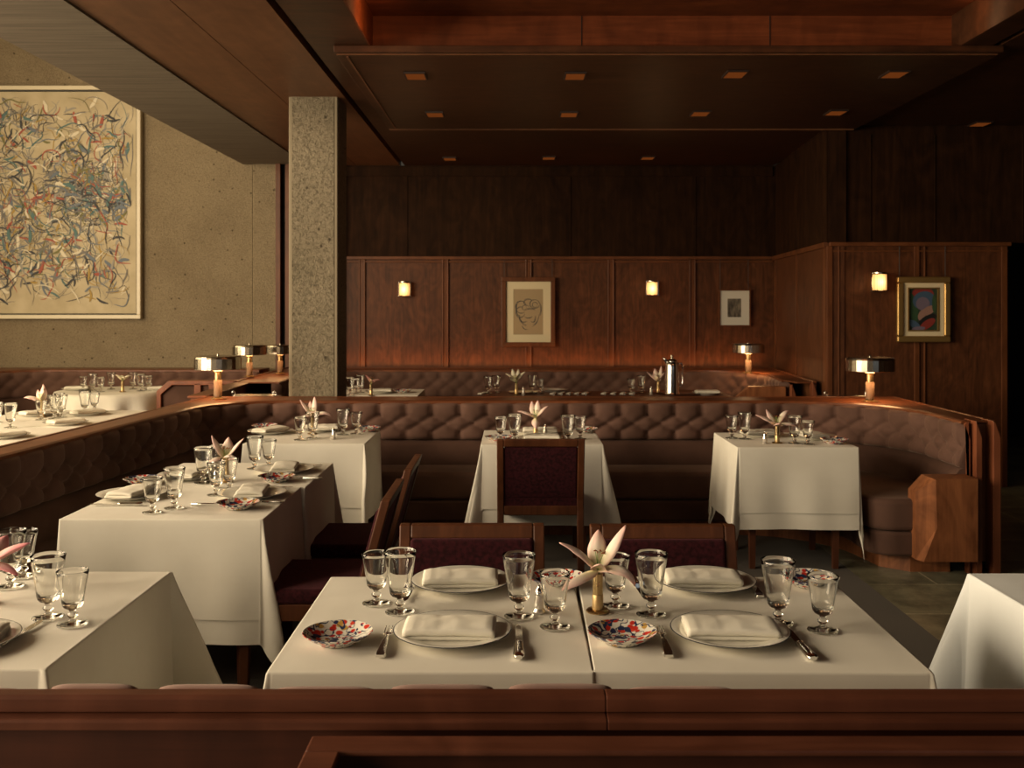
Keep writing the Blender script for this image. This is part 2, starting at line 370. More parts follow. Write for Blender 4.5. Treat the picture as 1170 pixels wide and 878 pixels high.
# side return on the right: (2.95,YB) to (2.763,YR)
def wallseg(name, x0, y0, x1, y1, z0, z1, th, mat, off=0.0, **kw):
    d = Vector((x1 - x0, y1 - y0)).normalized(); n = Vector((d.y, -d.x))     # n: towards the room (right of travel)
    a = Vector((x0, y0)) + n * off; b = Vector((x1, y1)) + n * off
    c = b - n * th; e = a - n * th
    m = MB().prism([a, b, c, e], 'z', z0, z1)
    return struct(name, m, mat, **kw)
wallseg('wall_right_return', 2.95, YB, 2.763, YR, 0, 2.16, .15, M['wall_wood'])
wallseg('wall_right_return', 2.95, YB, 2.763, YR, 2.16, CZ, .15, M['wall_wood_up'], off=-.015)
def lerp2(t): return (2.95 + (2.763 - 2.95) * t, YB + (YR - YB) * t)
for k, (t0, t1) in enumerate(((.02, .045), (.48, .50), (.955, 1.0))):
    a = lerp2(t0); b = lerp2(t1); wallseg('trim_%d' % (8 + k), *a, *b, .85, 2.13, .03, M['trim_wood'], off=.012)
wallseg('trim_11', 2.95, YB, 2.763, YR, 2.12, 2.165, .03, M['trim_wood'], off=.028)
# right front-facing section with opening beyond
struct('wall_right_front', box(2.763, 4.36, YR, YR + .15, 0, 2.16), M['wall_wood'])
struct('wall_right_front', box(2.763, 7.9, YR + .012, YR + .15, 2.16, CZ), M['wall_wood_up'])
for k, (px, w) in enumerate(((947.5, .05), (958, .012), (1047, .045), (1056, .012), (1147, .05))):
    X = (px - VX) * YR / F; struct('trim_%d' % (12 + k), box(X - w / 2, X + w / 2, YR - .016, YR, 0, 2.13), M['trim_wood'], bevel=.003)
struct('trim_17', MB().box(2.78, 4.38, YR - .03, YR, 2.13, 2.165).box(2.8, 4.36, YR - .014, YR, 2.08, 2.095), M['trim_wood_x'], bevel=.004)
g = MB()
for X in (3.15, 3.72, 4.5): g.box(X - .004, X + .004, YR + .004, YR + .014, 2.18, CZ - .08)
struct('trim_18', g, M['wall_wood_up'])
struct('wall_opening_back', box(4.3, 7.9, 12.2, 12.3, 0, 2.6), M['dark_teal'])
struct('wall_right', box(7.9, 8.0, -4, 12.3, 0, CZ + .3), M['wall_wood_up'])
# hanging dark header at the upper right
struct('trim_19', MB().box(4.2, 6.4, 7.7, 7.85, 2.78, CZ), M['dark_teal'])
# left concrete
struct('wall_left_back', box(-7, -2.94, YC, YC + .3, 0, 5.6), M['concrete_wall'])
struct('wall_left_pier', MB().box(-2.93, -2.66, YC - .03, YC + .3, 0, 3.3), M['concrete_wall'], bevel=.01)
struct('trim_20', MB().box(-2.66, -2.61, YC - .08, YC + .2, 0, 3.3).box(-2.56, -2.47, YC - .05, YC + .2, 0, 3.3), M['trim_wood'])
struct('trim_21', box(-2.61, -2.56, YC, YC + .2, 0, 3.3), M['black'])
struct('trim_22', box(-2.47, -2.0, YC - .0, YC + .15, 0, 3.3), M['wall_wood'])
struct('wall_left', MB().box(-7.1, -7, 9.2, YC + .3, 0, 5.6).box(-7.1, -7, -4, 9.2, 0, .7).box(-7.1, -7, -4, 9.2, 4.6, 5.6).box(-7.1, -7, -4, -3.2, .7, 4.6)
       .box(-7.1, -7, 1.2, 1.6, .7, 4.6).box(-7.1, -7, 5.4, 5.8, .7, 4.6), M['plaster'])
struct('wall_near', MB().box(-7, -3.5, -4.1, -4, 0, 5.6).box(-3.5, 5.5, -4.1, -4, 0, .8).box(-3.5, 5.5, -4.1, -4, 3.1, 5.6).box(5.5, 8, -4.1, -4, 0, 5.6).box(.8, 1.2, -4.1, -4, .8, 3.1), M['wall_wood_up'])
for k, (y0, y1) in enumerate(((-3.2, 1.2), (1.6, 5.4), (5.8, 9.2))):
    g = MB()
    for yy in (y0, (y0 + y1) / 2 - .03, y1 - .06): g.box(-7.08, -7.0, yy, yy + .06, .7, 4.6)
    g.box(-7.08, -7.0, y0, y1, .7, .76).box(-7.08, -7.0, y0, y1, 4.54, 4.6)
    struct('window_%d' % (k + 1), g, M['charcoal'])
# column
cx0, cx1, cy0, cy1 = -1.730, -1.35, 7.60, 8.02
struct('wall_column', MB().box(cx0 + .03, cx1 - .03, cy0, cy1, 0, CZ + .02).box(cx0, cx1, cy0 + .03, cy1 - .03, 0, CZ + .02), M['concrete_col'])
g = MB()
for xa in (cx0 + .004, cx1 - .034):
    for ya in (cy0 + .004, cy1 - .034): g.box(xa, xa + .03, ya, ya + .03, 0, CZ + .015)
struct('trim_23', g, M['concrete_edge'], bevel=.006)
# ceilings
struct('ceiling', box(-7.1, -2.6, -4.1, YC + .3, 5.6, 5.7), M['plaster'])
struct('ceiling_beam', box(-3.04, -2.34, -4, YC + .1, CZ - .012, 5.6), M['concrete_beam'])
struct('ceiling', MB().box(-2.335, -1.803, -4, YB + .1, CZ, CZ + .1).box(-1.797, -1.30, -4, YB + .1, CZ, CZ + .1), M['ceil_wood_l'])
struct('ceiling', box(-2.4, -1.22, -4, YB + .1, CZ + .06, CZ + .2), M['black'])
TX0, TX1, TY0, TY1 = -.90, 2.75, 3.6, 6.25
struct('ceiling', MB().box(-1.25, TX0, -4, TY1, CZ, CZ + .25).box(-1.25, 2.93, TY1, YB + .1, CZ, CZ + .25).box(TX1, 2.93, -4, TY1, CZ, CZ + .25).box(TX0, TX1, -4, TY0, CZ, CZ + .25), M['ceil_wood'])
struct('ceiling', box(2.93, 2.98, -4, YB + .1, CZ + .04, CZ + .2), M['black'])
struct('ceiling', box(2.98, 8, -4, 12.3, CZ, CZ + .25), M['ceil_wood'])
# tray recess lining
struct('trim_24', MB().box(TX0, TX1, TY1 - .015, TY1, CZ + .001, 3.42).box(TX0, TX0 + .012, TY0, TY1, CZ + .001, 3.42), M['tray_wood'])
struct('trim_27', MB().box(TX1 - .012, TX1, TY0, TY1, CZ + .001, 3.42), M['ceil_wood'])
struct('ceiling', box(TX0, TX1, TY0, TY1, 3.42, 3.5), M['tray_wood'])
g = MB()
for X in (.42, 1.6): g.box(X - .003, X + .003, TY1 - .018, TY1 - .014, CZ, 3.42)
struct('trim_25', g, M['black'])
# dropped ceiling slab with raised border
struct('ceiling_slab', MB().box(-1.11, 3.0, 6.10, 8.79, 3.158, CZ), M['ceil_wood'], bevel=.004)
g = MB().box(-1.05, -1.035, 6.2, 8.7, 3.152, 3.16).box(-1.1, 2.98, 6.14, 6.155, 3.152, 3.16).box(-1.1, 2.98, 8.74, 8.77, 3.148, 3.16)
struct('trim_26', g, M['ceil_wood_l'])

DLAB = ['first from the left in the front row', 'second from the left in the front row', 'third from the left in the front row', 'rightmost in the front row',
        'first from the left in the middle row', 'second from the left in the middle row', 'third from the left in the middle row', 'rightmost in the middle row',
        'leftmost in the back row', 'middle one of the back row', 'rightmost in the back row', 'alone near the dark opening at the right']
dpos = [(475, 86, 3.158), (657, 86, 3.158), (840, 84, 3.158), (1022, 84, 3.158), (497, 130, 3.158), (650, 130, 3.158), (800, 129, 3.158), (955, 128, 3.158),
        (514, 181, CZ), (627, 180, CZ), (740, 180, CZ), (1120, 141, CZ)]
for (px, py, z), lb in zip(dpos, DLAB):
    Y = (z - H) * F / (VY - py); X = (px - VX) * Y / F
    t = thing('downlight', 'small rectangular amber ceiling downlight, ' + lb, 'ceiling light', (X, Y, z), group='recessed downlights in the wooden ceiling')
    link('lens', cm('dl', lambda: box(-.062, .062, -.085, .085, -.012, -.004).mesh('lens', M['down'])), t)
    def fr():
        g = MB(); g.box(-.072, .072, -.1, -.085, -.012, 0).box(-.072, .072, .085, .1, -.012, 0).box(-.072, -.062, -.085, .085, -.012, 0).box(.062, .072, -.085, .085, -.012, 0)
        return g.mesh('frame', M['lens_cup'])
    link('frame', cm('dlf', fr), t)

# ------------------------------------------------------------------ banquettes
def round_path(pts, rad, step=.02):                # pts with corner radii -> dense polyline
    out = []; n = len(pts); P = [Vector(p) for p in pts]
    segs = [P[0]]
    for i in range(1, n - 1):
        a = (P[i - 1] - P[i]).normalized(); b = (P[i + 1] - P[i]).normalized(); r = rad[i]
        if r <= 0: segs.append(P[i]); continue
        ang = a.angle(b); t = r / math.tan(ang / 2); c = P[i] + (a + b).normalized() * (r / sin(ang / 2))
        s0 = P[i] + a * t; s1 = P[i] + b * t
        a0 = math.atan2(s0.y - c.y, s0.x - c.x); a1 = math.atan2(s1.y - c.y, s1.x - c.x)
        d = (a1 - a0 + pi) % (2 * pi) - pi; k = max(4, int(abs(d) * r / step))
        for q in range(k + 1):
            x = a0 + d * q / k; segs.append(Vector((c.x + r * cos(x), c.y + r * sin(x))))
    segs.append(P[-1])
    for i in range(len(segs) - 1):
        l = (segs[i + 1] - segs[i]).length; k = max(1, int(round(l / step)))
        for q in range(k): out.append(segs[i].lerp(segs[i + 1], q / k))
    out.append(segs[-1]); return out
def normals(path):
    ns = []
    for i in range(len(path)):
        d = (path[min(i + 1, len(path) - 1)] - path[max(i - 1, 0)]).normalized(); ns.append(Vector((d.y, -d.x)))
    return ns
def sweep(path, prof, mi=0):                       # closed profile (offset inward, z)
    ns = normals(path); m = len(prof); vs = []; fs = []
    for p, n in zip(path, ns):
        for o, z in prof: vs.append((p.x + n.x * o, p.y + n.y * o, z))
    for i in range(len(path) - 1):
        for j in range(m):
            k = (j + 1) % m; fs.append((i * m + j, i * m + k, (i + 1) * m + k, (i + 1) * m + j))
    fs.append(tuple(range(m))); fs.append(tuple(range((len(path) - 1) * m, len(path) * m))[::-1])
    b = MB(); b.add(vs, fs); return b
def segdist(px, py, ax, ay, bx, by):
    dx, dy = bx - ax, by - ay; t = max(0, min(1, ((px - ax) * dx + (py - ay) * dy) / (dx * dx + dy * dy)))
    return hypot(px - ax - t * dx, py - ay - t * dy)
def tufted(path, z0, z1, rows, pitch, depth=.032, w=.022, s0=0.0, zstep=.011, back=.05):
    # rows: z of button rows from the top down, staggered by half a pitch
    ns = normals(path); S = [0]
    for i in range(1, len(path)): S.append(S[-1] + (path[i] - path[i - 1]).length)
    nz = int((z1 - z0) / zstep) + 1; nz = max(nz, 12)
    def h(s, z):
        s = s - s0; best = 9; bb = 9
        k0 = int(math.floor(s / pitch)) - 1
        for k in range(k0, k0 + 4):
            for r, zr in enumerate(rows):
                xb = (k + (0.5 if r % 2 else 0)) * pitch
                bb = min(bb, hypot(s - xb, z - zr))
                if r == 0: best = min(best, segdist(s, z, xb, zr, xb, z1 + .05))
                if r == len(rows) - 1: best = min(best, segdist(s, z, xb, zr, xb, z0 - .05))
                if r + 1 < len(rows):
                    for d in (-.5, .5): best = min(best, segdist(s, z, xb, zr, xb + d * pitch, rows[r + 1]) + .004)
        v = depth * (1 - exp(-best / w)) - depth * .55 * exp(-(bb / .012) ** 2)
        e = min(1, max(0, (z1 - z) / .035)); v *= sqrt(1 - (1 - e) ** 2) * .8 + .2
        e = min(1, max(0, (z - z0) / .03)); v *= sqrt(1 - (1 - e) ** 2) * .7 + .3
        return v
    b = MB(); nu = len(path)
    def fn(i, j):
        if j == 0: z = z0; o = -back
        elif j == nz + 1: z = z1; o = -back
        else:
            z = z0 + (z1 - z0) * (j - 1) / (nz - 1); o = h(S[i], z) + .01
        return (path[i].x + ns[i].x * o, path[i].y + ns[i].y * o, z)
    b.grid(nu, nz + 2, fn)
    # close the two ends
    for i in (0, nu - 1):
        idx = [j * nu + i for j in range(nz + 2)]
        b.f.append(tuple(idx)); b.fm.append(0)
    btn = MB(); 
    return b
def buttons(path, z0, z1, rows, pitch, s0=0.0, depth=.032):
    ns = normals(path); S = [0]
    for i in range(1, len(path)): S.append(S[-1] + (path[i] - path[i - 1]).length)
    b = MB(); j = 0
    for r, zr in enumerate(rows):
        k = 0
        while True:
            s = s0 + (k + (0.5 if r % 2 else 0)) * pitch; k += 1
            if s > S[-1] - .02: break
            if s < .02: continue
            i = min(range(len(S)), key=lambda q: abs(S[q] - s)) if False else next(q for q in range(len(S)) if S[q] >= s)
            p = path[i] + ns[i] * 0.006
            b.lathe([(0.001, .0), (.007, .001), (.009, .004), (.006, .008), (.001, .009)], 8)
            vs = b.v[-40:]; n = ns[i]; t = Vector((-n.y, n.x))
            for q in range(40):
                x, y, z = vs[q]; b.v[-40 + q] = (p.x + t.x * x + n.x * z, p.y + t.y * x + n.y * z, zr + y)
    return b

def slab(outline, z0, z1): return MB().prism([(p[0], p[1]) for p in outline], 'z', z0, z1)

def end_fin(name, x, y, w, d, h, parent, mat):      # tall upright fin with a chamfered top, seen at the end of a partition
    m = MB().prism([(x - w / 2, 0), (x + w / 2, 0), (x + w / 2, h - .10), (x + w / 2 - .03, h - .012), (x - w / 2, h)], 'y', y, y + d)
    return link(name, m.mesh(name, mat), parent, bevel=.004)

# main (front) U-shaped banquette
def LX(Y): return -2.215 - (6.4 - Y) * .085
IP = round_path([(LX(1.95), 1.95), (LX(7.25) - .01, 7.25), (2.68, 7.25), (2.70, 5.97)], [0, .55, .85, 0])
bq = thing('banquette', 'large brown tufted velvet banquette wrapping the central tables, with a polished wooden ledge', 'banquette', (0, 7.0, 0))
bq_off = Vector((0, -7.0, 0))
def bpart(name, mb, mat, par=None, smooth=False, ang=None, **kw):
    me = mb.mesh(name, mat, smooth, ang); par = par or bq
    o = link(name, me, par, **kw); o.location = -par.location; return o
ROWS = [.808, .748, .688]
bpart('tufted_backrest', tufted(IP, .63, .897, ROWS, .195, depth=.042, w=.024, s0=.05), M['velvet'], smooth=True)
# lower back roll
bpart('lower_backrest', sweep(IP, [(-.04, .40), (.03, .40), (.055, .44), (.062, .50), (.055, .585), (.03, .618), (0, .63), (-.04, .63)]), M['velvet_plain'], smooth=True, ang=50)
# seat
def SLX(Y): return -1.955 - (6.4 - Y) * .03
SP = round_path([(-2.09, 1.95), (SLX(6.86), 6.86), (2.10, 6.86), (2.11, 5.93)], [0, .30, .60, 0], .05)
def inset(path, d): return [p + n * d for p, n in zip(path, normals(path))]
IPc = IP[::4] + [IP[-1]]
endr = [(2.60, 5.93)]
def seat_outline(d, yend):
    sp = inset(SP, -d)
    sp[-1] = Vector((sp[-1].x, yend))
    o = [Vector((p.x, p.y)) for p in inset(IPc, .02)]
    o[-1].y = yend; 
    a = sp[::-1]
    c = a[0]                                         # round the free corner of the cushion
    R = .16; arc = [Vector((c.x + R - R * cos(t), yend + R - R * sin(t))) for t in [pi / 2 - pi / 2 * k / 6 for k in range(7)]]
    a = arc + [p for p in a[1:] if not (p.y < yend + R and p.x > 1)]
    return o + a
bpart('seat_cushion', slab(seat_outline(0, 5.90), .262, .452), M['velvet_plain'], smooth=True, ang=35, bevel=.028, seg=4)
bpart('seat_base', slab(seat_outline(.012, 5.91), .112, .256), M['velvet_plain'], smooth=True, ang=35, bevel=.02, seg=3)
pl = inset(SP, -.10); pout = [(p.x, p.y) for p in inset(IPc, .02)]
pp = [(p.x, p.y) for p in pl[::-1]]
pp = [(2.62, 5.99), (2.38, 5.99), (2.24, 6.12)] + [q for q in pp if not (q[1] < 6.3 and q[0] > 1)]
pout = [q for q in pout if not (q[1] < 6.05 and q[0] > 2)] 
bpart('plinth', slab([(p[0], p[1]) for p in pout] + pp, 0.0, .108), M['panel'])
# ledge: outer rectangle with the rounded inside
OUT = [(-2.735, 1.95), (-2.335, 7.55), (2.885, 7.55), (2.885, 5.97)]
inn = [(p.x, p.y) for p in IPc]
bpart('ledge', slab(OUT + inn[::-1], .899, .912), M['ledge'], bevel=.004)
bpart('ledge_edge_strip', sweep(IP, [(-.012, .889), (.018, .889), (.022, .896), (.018, .908), (.0, .914), (-.012, .914)]), M['ledge'])
OUTP = [Vector(p) for p in OUT]
bpart('ledge_outer_rail', sweep(round_path(OUT, [0, 0, 0, 0], .5), [(0, .889), (.028, .889), (.028, .9155), (0, .9155)]), M['ledge'], bevel=.004)
bpart('outer_panel', sweep(round_path(OUT, [0] * 4, .5), [(.002, 0), (.022, 0), (.022, .889), (.002, .889)]), M['panel'])
bpart('inner_carcass', sweep(IPc, [(-.05, .1), (-.01, .1), (-.01, .895), (-.05, .895)]), M['fin'])
# right end: two fins, recessed panel, faceted arm panel
end_fin('end_fin', 2.862, 5.90, .045, .16, .918, bq, M['fin']).location = -bq.location
end_fin('end_fin', 2.755, 5.90, .036, .16, .918, bq, M['fin']).location = -bq.location
end_fin('end_trim', 2.715, 5.94, .016, .05, .905, bq, M['fin']).location = -bq.location
bpart('end_panel', box(2.70, 2.86, 6.0, 6.03, .06, .89), M['panel'])
bpart('end_kick', box(2.62, 2.85, 6.02, 6.04, 0, .10), M['black'])
def arm_panel():
    b = MB(); yF, yM, yB = 5.80, 5.86, 5.97
    A, B_, C, D, E = (2.455, yF, .588), (2.70, yF, .592), (2.70, yF, .108), (2.385, yF, .108), (2.462, yF, .305)
    a, e, g = (2.36, yM, .505), (2.44, yM + .01, .592), (2.36, yM, .108)
    vs = [A, B_, C, D, E, a, e, g, (2.36, yB, .505), (2.44, yB, .592), (2.70, yB, .592), (2.70, yB, .108), (2.36, yB, .108)]
    fs = [(0, 4, 1), (4, 2, 1), (4, 3, 2), (0, 5, 4), (5, 7, 4), (7, 3, 4), (0, 6, 5), (0, 1, 10, 9, 6), (6, 9, 8, 5), (5, 8, 12, 7), (7, 12, 11, 2, 3), (1, 2, 11, 10), (8, 9, 10, 11, 12)]
    b.add(vs, fs); return b
bpart('arm_panel', arm_panel(), M['arm'])

# rear banquette under the panelled wall
rb = thing('banquette', 'low brown tufted banquette against the panelled back wall', 'banquette', (0.3, 10.9, 0))
RP = round_path([(-2.15, 9.0), (-2.12, 10.72), (2.62, 10.72), (2.50, 9.25)], [0, .4, .75, 0], .03)
def rpart(n, mb, mat, **kw): return bpart(n, mb, mat, par=rb, **kw)
rpart('tufted_backrest', tufted(RP, .62, .898, [.835, .765, .695], .175, s0=.08, zstep=.016), M['velvet'], smooth=True)
rpart('lower_backrest', sweep(RP, [(-.04, .40), (.05, .40), (.055, .5), (.03, .62), (-.04, .62)]), M['velvet_plain'], smooth=True, ang=50)
RO = [(-2.54, 9.0), (-2.54, 11.10), (2.86, 11.10), (2.73, 9.0)]
RPc = RP[::4] + [RP[-1]]
rpart('ledge', slab(RO + [(2.55, 9.0)] + [(p.x, p.y) for p in RPc[::-1]] , .900, .914), M['ledge'], bevel=.004)
rpart('ledge_edge_strip', sweep(RP, [(-.01, .89), (.018, .89), (.018, .912), (-.01, .917)]), M['ledge'])
rpart('ledge_outer_rail', sweep(round_path(RO, [0] * 4, .5), [(0, .89), (.028, .89), (.028, .922), (0, .922)]), M['ledge'])
rsp = round_path([(-1.94, 9.0), (-1.94, 10.3), (2.0, 10.3), (1.95, 9.25)], [0, .3, .5, 0], .06)
rpart('seat_cushion', slab([(p.x, p.y) for p in inset(RPc, .02)] + [(p.x, p.y) for p in rsp[::-1]], .12, .45), M['velvet_plain'], smooth=True, ang=35, bevel=.025, seg=3)
rpart('outer_panel', sweep(round_path(RO, [0] * 4, .5), [(.002, 0), (.022, 0), (.022, .89), (.002, .89)]), M['panel'])
end_fin('end_fin', 2.70, 8.95, .04, .10, .915, rb, M['fin']).location = -rb.location
end_fin('end_fin', 2.52, 8.97, .03, .10, .90, rb, M['fin']).location = -rb.location
rpart('arm_panel', MB().prism([(2.02, .1), (2.5, .1), (2.5, .86), (2.16, .86), (2.02, .74)], 'y', 9.16, 9.24), M['panel'], bevel=.006)

# left-zone banquette along the concrete wall
lb = thing('banquette', 'brown tufted banquette along the concrete wall under the large abstract painting', 'banquette', (-4.5, 10.9, 0))
LPp = round_path([(-5.9, 6.2), (-5.5, 10.72), (-2.75, 10.72)], [0, .6, 0], .03)
def lpart(n, mb, mat, **kw): return bpart(n, mb, mat, par=lb, **kw)
lpart('tufted_backrest', tufted(LPp, .62, .898, [.835, .765, .695], .175, s0=.08, zstep=.016), M['velvet'], smooth=True)
lpart('lower_backrest', sweep(LPp, [(-.04, .40), (.05, .40), (.055, .5), (.03, .62), (-.04, .62)]), M['velvet_plain'], smooth=True, ang=50)
lpc = LPp[::4] + [LPp[-1]]
lpart('ledge', slab([(-6.3, 6.2), (-5.9, 11.05), (-2.72, 11.05)] + [(p.x, p.y) for p in lpc[::-1]], .900, .918), M['ledge'], bevel=.004)
lpart('ledge_edge_strip', sweep(LPp, [(-.01, .89), (.018, .89), (.018, .912), (-.01, .92)]), M['ledge'])
lpart('back_panel', MB().prism([(-6.3, 6.2), (-5.9, 11.05), (-2.72, 11.05), (-2.72, 10.99), (-5.84, 10.99), (-6.24, 6.2)], 'z', 0, .90), M['panel'])
lsp = round_path([(-5.4, 6.2), (-5.05, 10.25), (-2.75, 10.25)], [0, .4, 0], .06)
lpart('seat_cushion', slab([(p.x, p.y) for p in inset(lpc, .02)] + [(p.x, p.y) for p in lsp[::-1]], .12, .45), M['velvet_plain'], smooth=True, ang=35, bevel=.025, seg=3)
# booth wing at the left zone (brown panels in a wooden frame)
wg = thing('booth_screen', 'low booth screen of brown upholstered panels in a wooden frame behind the left ledge', 'screen', (-2.95, 9.1, 0))
g = MB().prism([(-3.24, 0), (-3.20, 0), (-3.20, .80), (-3.10, .885), (-2.50, .885), (-2.50, .925), (-3.13, .925), (-3.24, .83)], 'y', 9.0, 9.12)
g.box(-2.90, -2.84, 9.0, 9.12, 0, .9)
bpart('frame', g, M['fin'], par=wg, bevel=.004)
g = MB().prism([(-3.20, .05), (-2.90, .05), (-2.90, .88), (-3.10, .88), (-3.20, .80)], 'y', 9.03, 9.10)
bpart('upholstered_panel', g, M['velvet_plain'], par=wg, bevel=.012)
bpart('upholstered_panel', box(-2.84, -2.50, 9.03, 9.10, .05, .88), M['velvet_plain'], par=wg, bevel=.012)
g = MB().prism([(-2.62, .95 - .95), (-2.58, 0), (-2.58, .80), (-2.66, .905), (-2.74, .905)], 'y', 8.9, 8.98)
bpart('brace', g, M['fin'], par=wg)
# partition between front and rear booths on the left (continues the ledge)
pt = thing('ledge_partition', 'polished wooden ledge running back from the brass lamp to the concrete pier', 'partition', (-2.45, 9.1, 0))
bpart('ledge', MB().prism([(-2.50, 7.60), (-2.35, 7.60), (-2.38, 8.94), (-2.54, 8.94)], 'z', .895, .914), M['ledge'], par=pt, bevel=.005)
bpart('panel', MB().prism([(-2.48, 7.62), (-2.38, 7.62), (-2.41, 8.92), (-2.51, 8.92)], 'z', 0, .895), M['panel'], par=pt)

# foreground partition across the bottom of the frame
fg = thing('foreground_partition', 'stepped dark wooden partition rail across the bottom foreground', 'partition', (0, 1.75, 0))
def fpart(n, mb, mat, **kw): return bpart(n, mb, mat, par=fg, **kw)
def xprof(prof, x0, x1): return MB().prism(prof, 'x', x0, x1)
top = [(1.80, .905), (1.79, .911), (1.762, .911), (1.757, .905), (1.757, .882), (1.80, .882)]
for x0, x1 in ((-2.2, .1612), (.1618, 2.6)):
    fpart('top_rail', xprof(top, x0, x1), M['fg_ledge'], bevel=.002)
    fpart('step_rail', xprof([(1.80, .881), (1.732, .881), (1.728, .876), (1.728, .862), (1.80, .862)], x0, x1), M['fg_ledge'], bevel=.002)
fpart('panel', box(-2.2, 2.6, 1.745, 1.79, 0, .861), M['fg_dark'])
b2 = thing('wooden_frame_screen', 'hollow wooden frame rail in the lower right foreground before the stepped partition', 'frame', (0.9, 1.6, 0))
bpart('front_rail', box(-.344, 2.4, 1.630, 1.688, .861, .872), M['fg_ledge'], par=b2, bevel=.004)
bpart('side_rail', box(-.344, -.285, 1.25, 1.629, .861, .872), M['fg_ledge'], par=b2, bevel=.004)
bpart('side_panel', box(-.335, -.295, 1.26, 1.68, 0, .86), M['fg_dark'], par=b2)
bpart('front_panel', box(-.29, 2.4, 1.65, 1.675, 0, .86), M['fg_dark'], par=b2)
# banquette on the far side of the foreground partition (only cushion tops peek over)
fb = thing('banquette', 'mauve cushioned banquette just behind the foreground partition, only its cushion tops showing', 'banquette', (0, 1.95, 0))
def pillow(x0, x1, z1):
    b = MB(); n = 18
    def fn(i, j):
        u = i / (n - 1); a = 2 * pi * j / 16
        e = (1 - abs(2 * u - 1) ** 5) ** .5
        return (x0 + (x1 - x0) * u, 1.862 + .045 * cos(a) * (.3 + .7 * e), .70 + (z1 - .70) * (0 if sin(a) < 0 else 1) * abs(sin(a)) ** .5 * (.9 + .1 * e) + (-.06 * abs(sin(a)) if sin(a) < 0 else 0))
    b.grid(n, 17, fn); b.f.append(tuple(j * n for j in range(16))); b.fm.append(0); b.f.append(tuple(j * n + n - 1 for j in range(16))); b.fm.append(0)
    return b
for x0, x1 in ((-1.75, -1.30), (-.93 - .0, -.72), (-.70, -.48), (-.47, -.25), (-.24, .02), (.03, .20), (.21, .45)): pass
for x0, x1, z in ((-2.1, -1.29, .888), (-.875 - .0, -.70, .8935), (-.675, -.47, .8925), (-.46, -.25, .8885), (-.24, -.03, .8925), (-.02, .19, .894), (.20, .42, .889), (.43, 2.2, .884)):
    bpart('back_cushion', pillow(x0, x1, z), M['mauve'], par=fb, smooth=True)
bpart('back_cushion', pillow(-1.28, -.885, .8865), M['mauve'], par=fb, smooth=True)
bpart('seat_cushion', box(-2.1, 2.2, 1.91, 2.20, .28, .44), M['velvet_plain'], par=fb, bevel=.03, seg=3)
bpart('seat_base', box(-2.1, 2.2, 1.81, 2.17, 0, .64), M['velvet_plain'], par=fb) if False else bpart('seat_base', box(-2.1, 2.2, 1.92, 2.16, 0, .275), M['velvet_plain'], par=fb)
bpart('backboard', box(-2.1, 2.2, 1.80, 1.905, .0, .64), M['velvet_plain'], par=fb)

